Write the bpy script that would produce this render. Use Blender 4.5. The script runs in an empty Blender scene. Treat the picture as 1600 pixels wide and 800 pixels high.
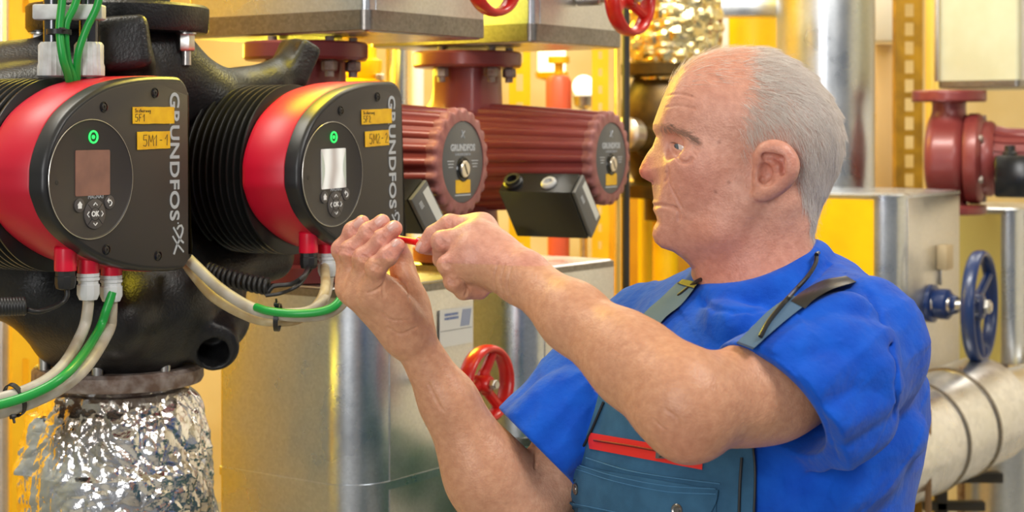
import bpy, bmesh, math, random
import numpy as np
from mathutils import Vector, Matrix
S = bpy.context.scene
COL = S.collection
F = 2600.0                       # focal length in photo pixels (frame 1600x800)
HC = 1.62                        # camera height
# ------------------------------------------------------------------ camera, world, lights, exposure
cd = bpy.data.cameras.new('camera')
cam = bpy.data.objects.new('camera', cd); COL.objects.link(cam); S.camera = cam
cam.location = (0, 0, HC); cam.rotation_euler = (math.pi/2, 0, 0)
cd.sensor_width = 36; cd.lens = F/1600*36; cd.shift_y = -200/1600
cd.clip_start = .05; cd.clip_end = 60
cd.dof.use_dof = True; cd.dof.focus_distance = 1.98; cd.dof.aperture_fstop = 8.0
S.view_settings.view_transform = 'Standard'; S.view_settings.look = 'None'
S.view_settings.gamma = 1; S.view_settings.use_curve_mapping = False
S.view_settings.exposure = -0.1
w = bpy.data.worlds.new('world'); S.world = w; w.use_nodes = True
wb = w.node_tree.nodes['Background']; wb.inputs[0].default_value = (.93, .96, 1, 1); wb.inputs[1].default_value = .26
def area(name, loc, target, size, power, col=(1, 1, 1), sy=None):
    l = bpy.data.lights.new(name, 'AREA'); l.energy = power; l.color = col
    l.shape = 'RECTANGLE' if sy else 'SQUARE'; l.size = size
    if sy: l.size_y = sy
    o = bpy.data.objects.new(name, l); COL.objects.link(o); o.location = loc
    o.rotation_euler = (Vector(target)-Vector(loc)).to_track_quat('-Z', 'Y').to_euler(); return o
area('window_light', (-.95, -1.2, 2.15), (-.1, 2.2, 1.4), .9, 57, (1, .99, .97), 1.8)
area('ceiling_lamp_light', (1.4, 1.2, 3.05), (.4, 2.2, 1.3), .9, 34, (1, .97, .92), .5)
area('yellow_lamp_light', (-.55, 3.7, 2.0), (.3, 1.9, 1.6), .5, 46, (1, .78, .05))
area('back_lamp_light', (1.2, 5.6, 3.0), (1.1, 5.0, .6), 2.4, 78, (1, .95, .84), 1.2)
area('back_yellow_light', (-1.2, 5.2, 3.0), (-.6, 5.2, .8), 1.4, 60, (1, .8, .1), 1.2)
area('yellow_rim_fill', (-.28, 2.55, 2.02), (.08, 1.93, 1.62), .22, 5.5, (1, .78, .04))  # added lamp out of view, makes the yellow rim on the face
area('left_wall_fill', (-1.1, 2.2, 3.1), (-2.05, 2.6, 1.2), .8, 40, (1, .96, .85))  # added unseen lamp, brightens the left wall for its reflections
area('aisle_fill_light', (.35, 3.4, 3.15), (.62, 5.1, 1.1), 1.2, 58, (1, .97, .88), .4)  # added unseen lamp, fills the dark fronts of the background things
# ------------------------------------------------------------------ helpers
R = random.Random(7)
def P(px, py, Z): return Vector(((px-800)/F*Z, Z, HC+(200-py)/F*Z))
def V(*a): return Vector(a)
def frame(o, x, y, z):
    m = Matrix.Identity(4)
    for i, c in enumerate((x, y, z)):
        for j in range(3): m[j][i] = c[j]
    for j in range(3): m[j][3] = o[j]
    return m
def axes(n, up=(0, 0, 1)):
    n = Vector(n).normalized(); x = Vector(up).cross(n)
    if x.length < 1e-4: x = Vector((1, 0, 0)).cross(n)
    x.normalize(); return x, n.cross(x).normalized(), n
def zframe(o, n, up=(0, 0, 1)):
    return frame(o, *axes(n, up))
I4 = Matrix.Identity(4)
def T(x, y, z): return Matrix.Translation((x, y, z))
def RZ(a): return Matrix.Rotation(a, 4, 'Z')
def RX(a): return Matrix.Rotation(a, 4, 'X')
def RY(a): return Matrix.Rotation(a, 4, 'Y')
def nb(): return bmesh.new()
def box(bm, M, sx, sy, sz, bev=0, seg=2):
    r = bmesh.ops.create_cube(bm, size=1, matrix=M @ Matrix.Diagonal((sx, sy, sz, 1)))
    if bev:
        es = list({e for v in r['verts'] for e in v.link_edges})
        bmesh.ops.bevel(bm, geom=es, offset=bev, segments=seg, profile=.5, affect='EDGES')
def loft(bm, rings, cap0=True, cap1=True, closed=True):
    vs = [[bm.verts.new(p) for p in r] for r in rings]; n = len(vs[0])
    for i in range(len(vs)-1):
        for j in range(n if closed else n-1):
            k = (j+1) % n
            try: bm.faces.new((vs[i][j], vs[i][k], vs[i+1][k], vs[i+1][j]))
            except ValueError: pass
    if cap0: bm.faces.new(vs[0][::-1])
    if cap1: bm.faces.new(vs[-1])
    return vs
def offset_poly(pts, d):
    """inset a CCW polygon by d"""
    n = len(pts); out = []
    for i in range(n):
        p0, p1, p2 = (Vector(pts[(i+k) % n]) for k in (-1, 0, 1))
        a = (p1-p0).normalized(); b = (p2-p1).normalized()
        t = (a+b)
        if t.length < 1e-6: t = a
        t.normalize(); nn = Vector((-t.y, t.x)); c = max(.35, nn.dot(Vector((-a.y, a.x))))
        out.append((p1.x+nn.x*d/c, p1.y+nn.y*d/c))
    return out
def area2(p): return sum(p[i-1][0]*p[i][1]-p[i][0]*p[i-1][1] for i in range(len(p)))
def prism(bm, pts, prof, M=I4):
    """prof: list of (inset, c). polygon in local xy lofted along local z"""
    if area2(pts) < 0: pts = pts[::-1]
    rings = []
    for d, c in prof:
        q = offset_poly(pts, d) if d else pts
        rings.append([M @ Vector((x, y, c)) for x, y in q])
    if prof[-1][1] < prof[0][1]: rings = rings[::-1]
    return loft(bm, rings)
def slab(bm, pts, c0, c1, M=I4, bev=0):
    if bev: prism(bm, pts, [(bev, c0), (0, c0+bev), (0, c1-bev), (bev*.3, c1-bev*.3), (bev, c1)], M)
    else: prism(bm, pts, [(0, c0), (0, c1)], M)
def circ(r, n=48, cx=0, cy=0, a0=0): return [(cx+r*math.cos(a0+2*math.pi*i/n), cy+r*math.sin(a0+2*math.pi*i/n)) for i in range(n)]
def rrect(x0, y0, x1, y1, r, n=5):
    o = []
    for cx, cy, a in ((x1-r, y1-r, 0), (x0+r, y1-r, 90), (x0+r, y0+r, 180), (x1-r, y0+r, 270)):
        for i in range(n+1):
            t = math.radians(a+90*i/n); o.append((cx+r*math.cos(t), cy+r*math.sin(t)))
    return o
def lathe(bm, prof, M=I4, n=40):
    """prof: (radius, z) from bottom to top about local z"""
    rings = [[M @ Vector((r*math.cos(2*math.pi*i/n), r*math.sin(2*math.pi*i/n), z)) for i in range(n)] for r, z in prof]
    return loft(bm, rings)
def cyl(bm, M, r, z0, z1, n=24, bev=0):
    b = bev
    lathe(bm, [(r-b, z0), (r, z0+b), (r, z1-b), (r-b, z1)] if b else [(r, z0), (r, z1)], M, n)
def smooth_path(pts, k=6):
    pts = [Vector(p) for p in pts]
    if len(pts) < 3: return pts
    out = []
    for i in range(len(pts)-1):
        p0 = pts[i-1] if i else pts[0]*2-pts[1]; p1 = pts[i]; p2 = pts[i+1]
        p3 = pts[i+2] if i+2 < len(pts) else pts[-1]*2-pts[-2]
        for j in range(k):
            t = j/k
            out.append(.5*((2*p1)+(p2-p0)*t+(2*p0-5*p1+4*p2-p3)*t*t+(3*p1-p0-3*p2+p3)*t**3))
    out.append(pts[-1]); return out
def tube(bm, pts, r, n=12, closed=False, flat=None):
    pts = [Vector(p) for p in pts]; N = len(pts)
    rr = r if isinstance(r, (list, tuple)) else [r]*N
    rings = []; prev = None
    for i in range(N):
        if closed: t = pts[(i+1) % N]-pts[i-1]
        else: t = pts[min(i+1, N-1)]-pts[max(i-1, 0)]
        t.normalize()
        if prev is None:
            a = Vector((0, 0, 1)) if abs(t.z) < .9 else Vector((1, 0, 0))
            u = a.cross(t).normalized()
        else:
            u = (prev-t*prev.dot(t)).normalized()
        prev = u; v = t.cross(u)
        f = flat or 1
        rings.append([pts[i]+u*math.cos(2*math.pi*j/n)*rr[i]+v*math.sin(2*math.pi*j/n)*rr[i]*f for j in range(n)])
    if closed: loft(bm, rings+[rings[0]], False, False); bmesh.ops.remove_doubles(bm, verts=bm.verts, dist=1e-6)
    else: loft(bm, rings)
def ring(bm, M, Rr, r, n=48, m=12, sx=1):
    tube(bm, [M @ Vector((Rr*math.cos(2*math.pi*i/n)*sx, Rr*math.sin(2*math.pi*i/n), 0)) for i in range(n)], r, m, closed=True)
def hexnut(bm, M, r, z0, z1, n=6):
    lathe(bm, [(r*.86, z0), (r, z0+.12*(z1-z0)), (r, z1-.12*(z1-z0)), (r*.86, z1)], M, n)
def bolt(bm, M, r, h):
    hexnut(bm, M, r, 0, h); cyl(bm, M, r*.55, h*.9, h*1.9, 12)
def obj(name, bm, mat, parent=None, label=None, cat=None, group=None, kind=None, M=None, ang=35, flatshade=False):
    """one mesh object. bm is in world coordinates for a top-level object (re-centred at its base), in the parent's local
    coordinates for a child (or M places it)"""
    bmesh.ops.recalc_face_normals(bm, faces=bm.faces)
    me = bpy.data.meshes.new(name); bm.to_mesh(me); bm.free()
    return mobj(name, me, mat, parent, label, cat, group, kind, M, ang, flatshade)
def mobj(name, me, mat, parent=None, label=None, cat=None, group=None, kind=None, M=None, ang=35, flatshade=False):
    if not flatshade:
        me.polygons.foreach_set('use_smooth', [True]*len(me.polygons))
        if ang: me.set_sharp_from_angle(angle=math.radians(ang))
    for m in (mat if isinstance(mat, (list, tuple)) else [mat]): me.materials.append(m)
    o = bpy.data.objects.new(name, me); COL.objects.link(o)
    if parent is not None:
        o.parent = parent
        if M is not None: o.matrix_local = M
    elif M is not None: o.matrix_world = M
    else:
        co = np.empty(len(me.vertices)*3, 'f'); me.vertices.foreach_get('co', co); co = co.reshape(-1, 3)
        c = (co.min(0)+co.max(0))/2; c[2] = co[:, 2].min()
        co -= c; me.vertices.foreach_set('co', co.ravel()); o.location = [float(x) for x in c]; me.update()
    tag(o, label, cat, group, kind); return o
def tag(o, label=None, cat=None, group=None, kind=None):
    for k, v in (('label', label), ('category', cat), ('group', group), ('kind', kind)):
        if v: o[k] = v
    return o
def thing(name, label, cat, M, group=None):
    o = bpy.data.objects.new(name, None); COL.objects.link(o); o.empty_display_size = .05
    o.matrix_world = M if isinstance(M, Matrix) else Matrix.Translation(M)
    return tag(o, label, cat, group)
def local(bm, root):
    """world-coordinate bmesh -> root's local coordinates"""
    bmesh.ops.transform(bm, matrix=root.matrix_world.inverted(), verts=bm.verts); return bm
def dup(root, M, label=None):
    r = root.copy(); COL.objects.link(r); r.matrix_world = M
    if label: r['label'] = label
    def rec(a, b):
        for ch in list(a.children):
            c = ch.copy(); COL.objects.link(c); c.parent = b; c.matrix_parent_inverse = ch.matrix_parent_inverse.copy(); rec(ch, c)
    rec(root, r); return r
def text_bm(s, size, M=I4, depth=.0004, off=0, align='CENTER', sx=1, space=1):
    cu = bpy.data.curves.new('t', 'FONT'); cu.body = s; cu.size = size; cu.extrude = depth; cu.offset = off
    cu.align_x = align; cu.align_y = 'CENTER'; cu.space_character = space; cu.resolution_u = 4
    o = bpy.data.objects.new('t', cu); COL.objects.link(o)
    dg = bpy.context.evaluated_depsgraph_get(); me = bpy.data.meshes.new_from_object(o.evaluated_get(dg))
    bm = nb(); bm.from_mesh(me); bmesh.ops.transform(bm, matrix=M @ Matrix.Diagonal((sx, 1, 1, 1)), verts=bm.verts)
    bpy.data.objects.remove(o); bpy.data.curves.remove(cu); bpy.data.meshes.remove(me); return bm
def join(bm, other):
    me = bpy.data.meshes.new('j'); other.to_mesh(me); other.free(); bm.from_mesh(me); bpy.data.meshes.remove(me); return bm
def stroke(bm, pts, r, M=I4, n=6, flat=.35):
    """hand lettering: a flattened line in local xy"""
    tube(bm, [M @ Vector((x, y, 0)) for x, y in pts], r, n)
# ------------------------------------------------------------------ materials
def nmat(name):
    m = bpy.data.materials.new(name); m.use_nodes = True
    nt = m.node_tree; b = nt.nodes['Principled BSDF']; return m, nt, b
def lin(c):
    return tuple((x/12.92 if x <= .04045 else ((x+.055)/1.055)**2.4) for x in c)
def rgb(r, g, b): return lin((r/255, g/255, b/255))
def noise_col(nt, b, c1, c2, scale, detail=3, lo=.35, hi=.65, coord='Object', socket='Base Color'):
    tc = nt.nodes.new('ShaderNodeTexCoord'); n = nt.nodes.new('ShaderNodeTexNoise')
    n.inputs['Scale'].default_value = scale; n.inputs['Detail'].default_value = detail
    r = nt.nodes.new('ShaderNodeValToRGB'); r.color_ramp.elements[0].position = lo; r.color_ramp.elements[1].position = hi
    r.color_ramp.elements[0].color = (*c1, 1); r.color_ramp.elements[1].color = (*c2, 1)
    nt.links.new(tc.outputs[coord], n.inputs['Vector']); nt.links.new(n.outputs[0], r.inputs[0]); nt.links.new(r.outputs[0], b.inputs[socket])
    return r, n
def bump(nt, b, scale, strength, dist=.001, kind='noise', detail=3, coord='Object'):
    tc = nt.nodes.new('ShaderNodeTexCoord')
    if kind == 'noise':
        n = nt.nodes.new('ShaderNodeTexNoise'); n.inputs['Detail'].default_value = detail; out = n.outputs[0]
    else:
        n = nt.nodes.new('ShaderNodeTexVoronoi'); out = n.outputs['Distance']
    n.inputs['Scale'].default_value = scale
    bp = nt.nodes.new('ShaderNodeBump'); bp.inputs['Strength'].default_value = strength; bp.inputs['Distance'].default_value = dist
    nt.links.new(tc.outputs[coord], n.inputs['Vector']); nt.links.new(out, bp.inputs['Height'])
    if b.inputs['Normal'].is_linked: nt.links.new(b.inputs['Normal'].links[0].from_socket, bp.inputs['Normal'])
    nt.links.new(bp.outputs[0], b.inputs['Normal'])
def plain(name, c, rough=.5, metal=0, c2=None, ns=40, bmp=None, coat=0, spec=None, lo=.35, hi=.65, detail=3):
    m, nt, b = nmat(name)
    b.inputs['Base Color'].default_value = (*c, 1); b.inputs['Roughness'].default_value = rough; b.inputs['Metallic'].default_value = metal
    if spec is not None: b.inputs['Specular IOR Level'].default_value = spec
    if coat: b.inputs['Coat Weight'].default_value = coat; b.inputs['Coat Roughness'].default_value = .15
    if c2: noise_col(nt, b, c, c2, ns, detail, lo, hi)
    if bmp: bump(nt, b, *bmp)
    return m
def emit(name, c, s):
    m, nt, b = nmat(name); b.inputs['Base Color'].default_value = (*c, 1)
    b.inputs['Emission Color'].default_value = (*c, 1); b.inputs['Emission Strength'].default_value = s; return m
def galv(name, c1, c2, rough, ns=90, bm_=.15, metal=1.0):
    m, nt, b = nmat(name); b.inputs['Metallic'].default_value = metal
    tc = nt.nodes.new('ShaderNodeTexCoord'); v = nt.nodes.new('ShaderNodeTexVoronoi'); v.inputs['Scale'].default_value = ns
    r = nt.nodes.new('ShaderNodeValToRGB'); r.color_ramp.elements[0].color = (*c1, 1); r.color_ramp.elements[1].color = (*c2, 1)
    n = nt.nodes.new('ShaderNodeTexNoise'); n.inputs['Scale'].default_value = 9; n.inputs['Detail'].default_value = 5
    mr = nt.nodes.new('ShaderNodeMapRange'); mr.inputs[1].default_value = .3; mr.inputs[2].default_value = .7; mr.inputs[3].default_value = rough-.07; mr.inputs[4].default_value = rough+.1
    for a, bb in ((tc.outputs['Object'], v.inputs['Vector']), (tc.outputs['Object'], n.inputs['Vector']), (v.outputs['Color'], r.inputs[0]), (r.outputs[0], b.inputs['Base Color']), (n.outputs[0], mr.inputs[0]), (mr.outputs[0], b.inputs['Roughness'])): nt.links.new(a, bb)
    bump(nt, b, 14, bm_, .004); return m
M_ = dict(
    galv=galv('galvanised_sheet', (.52, .55, .59), (.62, .65, .69), .3, 240, .07),
    galv_bright=galv('bright_sheet', (.56, .55, .53), (.66, .65, .63), .34, 240, .07),
    galv_dark=galv('dull_sheet', (.2, .18, .16), (.28, .26, .24), .36, 200, .1),
    iron=plain('cast_iron_black', (.008, .008, .009), .4, 0, (.014, .014, .015), 60, (260, .45, .002), 0, .4),
    blackplastic=plain('black_plastic', (.014, .014, .016), .38, 0, None, 0, (900, .12, .0006)),
    blackgloss=plain('black_gloss', (.01, .01, .011), .18),
    panel=plain('charcoal_panel', rgb(50, 45, 43), .5, 0, None, 0, (1400, .1, .0004)),
    panel2=plain('charcoal_disc', rgb(46, 42, 41), .46),
    red=plain('red_housing', rgb(186, 8, 42), .42, 0, None, 0, (1500, .06, .0004), 0),
    redglow=plain('red_cap', rgb(215, 20, 52), .3),
    fin=plain('fin_black', (.010, .010, .010), .3),
    fin_edge=plain('fin_edge_metal', (.3, .2, .12), .4, .8),
    silver=plain('silver_print', rgb(178, 184, 194), .35, .3),
    white=plain('white_print', (.8, .8, .8), .5),
    tape=plain('yellow_tape', rgb(236, 186, 12), .5, 0, rgb(222, 166, 6), 60),
    ink=plain('black_ink', (.02, .015, .01), .6),
    led=emit('green_led', (.02, .6, .1), 1.6),
    greyplastic=plain('grey_plastic', rgb(196, 198, 200), .42, 0, rgb(176, 176, 176), 60),
    greygland=plain('light_grey_gland', rgb(205, 207, 208), .4),
    cable=plain('grey_cable', rgb(190, 184, 172), .45, 0, rgb(160, 148, 128), 26),
    cablebeige=plain('beige_cable', rgb(188, 172, 134), .45, 0, rgb(165, 140, 96), 30),
    green=plain('green_sleeve', rgb(28, 150, 62), .36),
    rubber=plain('black_rubber', (.012, .012, .013), .45),
    ups=plain('oxide_red_paint', rgb(124, 52, 52), .36, .1, rgb(136, 62, 60), 8, (500, .12, .0006), .15),
    upsface=plain('pinkish_cast_edge', rgb(158, 100, 96), .5, .1, rgb(140, 84, 80), 50, (500, .2, .0006)),
    plate=plain('grey_nameplate', rgb(92, 92, 92), .42, .1),
    brass=plain('nickel_screw', (.66, .6, .5), .3, 1),
    steel=plain('steel', (.5, .49, .47), .32, 1, (.62, .6, .56), 60),
    rust=plain('rusty_steel', (.20, .13, .10), .6, .5, (.42, .36, .33), 45, (160, .5, .003)),
    wheelred=plain('red_wheel_paint', rgb(200, 32, 26), .32, 0, rgb(178, 26, 20), 30, None, .2),
    wheelblue=plain('blue_wheel_paint', rgb(14, 44, 98), .35, 0, None, 0, None, .2),
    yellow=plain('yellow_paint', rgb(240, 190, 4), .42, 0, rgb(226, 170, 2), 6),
    yellowdull=plain('ochre_paint', rgb(186, 140, 24), .5, .2, rgb(150, 110, 18), 14),
    label=plain('paper_label', rgb(206, 206, 200), .5),
    blueprint=plain('blue_print', rgb(70, 96, 150), .5),
    cream=plain('cream_wall', rgb(206, 176, 128), .7),
    dark=plain('dark_steel', (.04, .036, .032), .45, .4),
)
# ------------------------------------------------------------------ signed-distance modelling for castings and the figure
def A3(p): return np.array([p[0], p[1], p[2]], float)
class Cap:
    def __init__(s, a, b, ra, rb=None):
        s.a, s.b = A3(a), A3(b); s.ra = ra; s.rb = ra if rb is None else rb; s.ab = s.b-s.a; s.l = max(1e-12, s.ab @ s.ab)
        m = max(s.ra, s.rb); s.lo = np.minimum(s.a, s.b)-m; s.hi = np.maximum(s.a, s.b)+m
    def __call__(s, p):
        q = p-s.a; h = np.clip(q @ s.ab/s.l, 0, 1)
        return np.sqrt(((q-h[:, None]*s.ab)**2).sum(1))-(s.ra+(s.rb-s.ra)*h)
class Elp:
    def __init__(s, c, r, ax=None):
        s.c = A3(c); s.r = np.array(r, float); s.R = np.array([A3(v) for v in ax]) if ax is not None else np.eye(3)
        m = s.r.max(); s.lo = s.c-m; s.hi = s.c+m
    def __call__(s, p):
        q = (p-s.c) @ s.R.T; k0 = np.sqrt(((q/s.r)**2).sum(1)); k1 = np.sqrt(((q/s.r**2)**2).sum(1))
        return k0*(k0-1)/np.maximum(k1, 1e-9)
class Box:
    def __init__(s, c, h, ax=None, r=.004):
        s.c = A3(c); s.h = np.array(h, float)-r; s.r = r; s.R = np.array([A3(v) for v in ax]) if ax is not None else np.eye(3)
        m = np.linalg.norm(h); s.lo = s.c-m; s.hi = s.c+m
    def __call__(s, p):
        q = np.abs((p-s.c) @ s.R.T)-s.h
        return np.sqrt((np.maximum(q, 0)**2).sum(1))+np.minimum(q.max(1), 0)-s.r
class Cyl:
    """cylinder between a and b with rounded edge"""
    def __init__(s, a, b, rad, r=.004):
        s.a, s.b = A3(a), A3(b); d = s.b-s.a; s.L = np.linalg.norm(d); s.n = d/s.L; s.R = rad-r; s.r = r
        s.lo = np.minimum(s.a, s.b)-rad; s.hi = np.maximum(s.a, s.b)+rad
    def __call__(s, p):
        q = p-s.a; t = q @ s.n; rr = np.sqrt(np.maximum((q**2).sum(1)-t*t, 0))
        dx = rr-s.R; dy = np.abs(t-s.L/2)-(s.L/2-s.r)
        return np.minimum(np.maximum(dx, dy), 0)+np.sqrt(np.maximum(dx, 0)**2+np.maximum(dy, 0)**2)-s.r
class Fn:
    def __init__(s, f): s.f = f
    def __call__(s, p): return s.f(p)
def smin(a, b, k):
    h = np.maximum(k-np.abs(a-b), 0)/k; return np.minimum(a, b)-h*h*k*.25
class SDF:
    def __init__(s): s.ops = []
    def add(s, prim, k=.01): s.ops.append(('+', prim, max(k, 1e-5))); return s
    def sub(s, prim, k=.005): s.ops.append(('-', prim, max(k, 1e-5))); return s
    def cut(s, prim, k=.005): s.ops.append(('&', prim, max(k, 1e-5))); return s     # keep only where prim < 0
    def disp(s, f): s.ops.append(('d', f, 0)); return s
    def chain(s, pts, rad, k=.01, kk=None):
        for i in range(len(pts)-1): s.add(Cap(pts[i], pts[i+1], rad[i], rad[i+1]), k if i == 0 or kk is None else kk)
        return s
    def groove(s, pts, r, k, depth=None):
        for i in range(len(pts)-1): s.sub(Cap(pts[i], pts[i+1], r), k)
        return s
    def ev(s, p, ops=None):
        d = np.full(len(p), 1e3)
        for o, f, k in (s.ops if ops is None else ops):
            if o == '+': d = smin(d, f(p), k)
            elif o == '-': d = -smin(-d, f(p), k)
            elif o == '&': d = -smin(-d, -f(p), k)
            else: d = d+f(p, d)
        return d
    def cull(s, c, hd):
        c = c[None]; out = []
        for o, f, k in s.ops:
            if o in '+-' and f(c)[0]-hd*1.2 > k+(.04 if k > .012 and o == '+' else .01): continue
            out.append((o, f, k))
        return out
    def bounds(s):
        ps = [f for o, f, k in s.ops if o == '+' and hasattr(f, 'lo')]
        return np.min([f.lo for f in ps], 0), np.max([f.hi for f in ps], 0)
    def mesh(s, h, name, lo=None, hi=None, B=16, newton=1):
        if lo is None: lo, hi = s.bounds(); lo = lo-3*h-.018; hi = hi+3*h+.018
        lo = np.asarray(lo, float); nbk = np.ceil((np.asarray(hi)-lo)/(h*B)).astype(int)
        g = np.stack(np.meshgrid(*[np.arange(n) for n in nbk], indexing='ij'), -1).reshape(-1, 3)
        cen = lo+(g+.5)*h*B; hd = h*B*math.sqrt(3)/2
        dc = np.concatenate([s.ev(cen[i:i+20000]) for i in range(0, len(cen), 20000)])
        lim = np.full(len(cen), hd*1.35+.006)
        if hasattr(s, 'wild'): lim[((cen > s.wild[0]) & (cen < s.wild[1])).all(1)] = hd*5
        act = g[np.abs(dc) < lim]; dims = nbk*B+2
        li = np.stack(np.meshgrid(*[np.arange(B+1)]*3, indexing='ij'), -1).reshape(-1, 3)
        def key(i): return (i[..., 0]*dims[1]+i[..., 1])*dims[2]+i[..., 2]
        VK, VP, EQ = [], [], []
        corners = [np.array(c) for c in ((0, 0, 0), (1, 0, 0), (0, 1, 0), (1, 1, 0), (0, 0, 1), (1, 0, 1), (0, 1, 1), (1, 1, 1))]
        edges = [(0, 1), (2, 3), (4, 5), (6, 7), (0, 2), (1, 3), (4, 6), (5, 7), (0, 4), (1, 5), (2, 6), (3, 7)]
        for b in act:
            base = b*B; ops = s.cull(lo+(base+B/2)*h, hd)
            if not any(o == '+' for o, _, _ in ops): continue
            d = s.ev(lo+(base+li)*h, ops).reshape(B+1, B+1, B+1); neg = d < 0
            if neg.all() or not neg.any(): continue
            cs = [d[c[0]:B+c[0], c[1]:B+c[1], c[2]:B+c[2]] for c in corners]
            sg = np.stack([c < 0 for c in cs]); mixed = sg.any(0) & ~sg.all(0)
            idx = np.argwhere(mixed)
            if len(idx):
                cv = np.stack([c[mixed] for c in cs], 1); acc = np.zeros((len(idx), 3)); cnt = np.zeros(len(idx))
                for a, e in edges:
                    x = (cv[:, a] < 0) != (cv[:, e] < 0); den = cv[:, a]-cv[:, e]; t = np.where(x, cv[:, a]/np.where(np.abs(den) < 1e-12, 1, den), 0)
                    pt = corners[a]+(corners[e]-corners[a])*t[:, None]; acc += pt*x[:, None]; cnt += x
                pos = lo+(base+idx+acc/cnt[:, None])*h
                for _ in range(newton):
                    f0 = s.ev(pos, ops); e = h*.25
                    gr = np.stack([(s.ev(pos+np.eye(3)[i]*e, ops)-f0)/e for i in range(3)], 1)
                    st = gr*(f0/np.maximum((gr**2).sum(1), .05))[:, None]; m = np.linalg.norm(st, axis=1, keepdims=True)
                    pos = pos-st*np.minimum(1, .6*h/np.maximum(m, 1e-9))
                VK.append(key(base+idx)); VP.append(pos)
            n0 = neg[:B, :B, :B]
            for ax, (u, v) in enumerate(((1, 2), (2, 0), (0, 1))):
                sl = [slice(0, B)]*3; sl[ax] = slice(1, B+1); n1 = neg[tuple(sl)]
                e = np.argwhere(n0 != n1)
                if not len(e): continue
                flip = n0[e[:, 0], e[:, 1], e[:, 2]]; gi = base+e
                U = np.zeros(3, int); U[u] = 1; W = np.zeros(3, int); W[v] = 1
                q = np.stack([key(gi-U-W), key(gi-W), key(gi), key(gi-U)], 1)
                q[~flip] = q[~flip][:, ::-1]; EQ.append(q)
        vk = np.concatenate(VK); vp = np.concatenate(VP); o = np.argsort(vk); vk = vk[o]; vp = vp[o]
        q = np.concatenate(EQ); mk = np.setdiff1d(np.unique(q), vk)
        if len(mk):                                                 # cells two blocks disagree about: close the crack
            ij = np.stack([mk//(dims[1]*dims[2]), mk//dims[2] % dims[1], mk % dims[2]], 1); pos = lo+(ij+.5)*h
            for _ in range(2):
                f0 = s.ev(pos); gr = np.stack([(s.ev(pos+np.eye(3)[i]*h*.25)-f0)/(h*.25) for i in range(3)], 1)
                st = gr*(f0/np.maximum((gr**2).sum(1), .05))[:, None]; m = np.linalg.norm(st, axis=1, keepdims=True); pos = pos-st*np.minimum(1, .6*h/np.maximum(m, 1e-9))
            vk = np.concatenate([vk, mk]); vp = np.concatenate([vp, pos]); o = np.argsort(vk); vk = vk[o]; vp = vp[o]
        q = np.searchsorted(vk, q)
        me = bpy.data.meshes.new(name); me.vertices.add(len(vp)); me.vertices.foreach_set('co', vp.astype('f').ravel())
        me.loops.add(len(q)*4); me.loops.foreach_set('vertex_index', q.astype('i').ravel()); me.polygons.add(len(q))
        me.polygons.foreach_set('loop_start', np.arange(0, len(q)*4, 4, dtype='i')); me.update(calc_edges=True); me.validate()
        bm = bmesh.new(); bm.from_mesh(me); be = [e for e in bm.edges if len(e.link_faces) == 1]
        if be:
            bmesh.ops.holes_fill(bm, edges=be, sides=40); bmesh.ops.recalc_face_normals(bm, faces=bm.faces); bm.to_mesh(me)
        bm.free(); return me
    def trace(s, px, py, z0=1.2, z1=3.4, lift=0.):
        """world point where the camera ray through a photo pixel meets the surface (arrays allowed)"""
        px = np.atleast_1d(np.asarray(px, float)); py = np.atleast_1d(np.asarray(py, float))
        r = np.stack([(px-800)/F, np.ones_like(px), (200-py)/F], 1); o = np.array([0, 0, HC]); t = np.full(len(px), z0)
        rm = r.mean(0); rm /= np.linalg.norm(rm); spread = np.abs(r-r.mean(0)).max()*2.2; ops = []
        for q in s.ops:
            f = q[1]
            if q[0] in '+-' and hasattr(f, 'lo'):
                c = (f.lo+f.hi)/2-o; dd = np.linalg.norm(c-rm*(c @ rm))-np.linalg.norm(f.hi-f.lo)/2
                if dd > .1+spread: continue
            ops.append(q)
        for _ in range(120):
            d = s.ev(o+r*t[:, None], ops)-lift; t = np.minimum(t+d*.85, z1)
            if np.abs(np.where(t < z1, d, 0)).max() < 6e-5: break
        return o+r*t[:, None]
class Sub:
    """a finished SDF used as one primitive of another"""
    def __init__(s, sdf): s.s = sdf; s.lo, s.hi = sdf.bounds()
    def __call__(s, p): return s.s.ev(p)
def vnoise(seed, scale):
    """cheap smooth 3-D noise from summed sines"""
    rs = np.random.RandomState(seed); k = rs.normal(size=(9, 3)); k /= np.linalg.norm(k, axis=1)[:, None]; k *= rs.uniform(.6, 1.7, (9, 1))*scale; ph = rs.uniform(0, 6.28, 9)
    return lambda p: np.sin(p @ k.T+ph).mean(1)
# ------------------------------------------------------------------ the room
def wallbox(name, lo, hi, mat):
    bm = nb(); c = [(a+b)/2 for a, b in zip(lo, hi)]; box(bm, T(*c), *[b-a for a, b in zip(lo, hi)]); return obj(name, bm, mat, kind='structure')
m_floor = plain('concrete_floor', (.32, .31, .29), .6, 0, (.4, .39, .36), 3)
m_wall = plain('warm_wall_paint', rgb(214, 196, 150), .75, 0, rgb(196, 170, 110), 2)
m_wally = plain('yellow_wall_paint', rgb(240, 186, 8), .6, 0, rgb(228, 170, 4), 2)
m_ceil = plain('pale_ceiling', rgb(206, 200, 184), .8)
wallbox('floor', (-2.2, -2.5, -.1), (3.4, 7.4, 0), m_floor)
wallbox('wall_back', (-2.2, 7.2, 0), (3.4, 7.4, 3.3), m_wall)
wallbox('wall_left', (-2.2, 2.62, 0), (-2.05, 7.2, 3.3), m_wally)
wallbox('wall_left', (-2.2, .2, 0), (-2.05, 2.62, 3.3), plain('grey_wall_paint', rgb(128, 134, 138), .7))
wallbox('wall_right', (3.25, 2.6, 0), (3.4, 7.2, 3.3), plain('white_wall_paint', (.78, .77, .74), .7))
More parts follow.
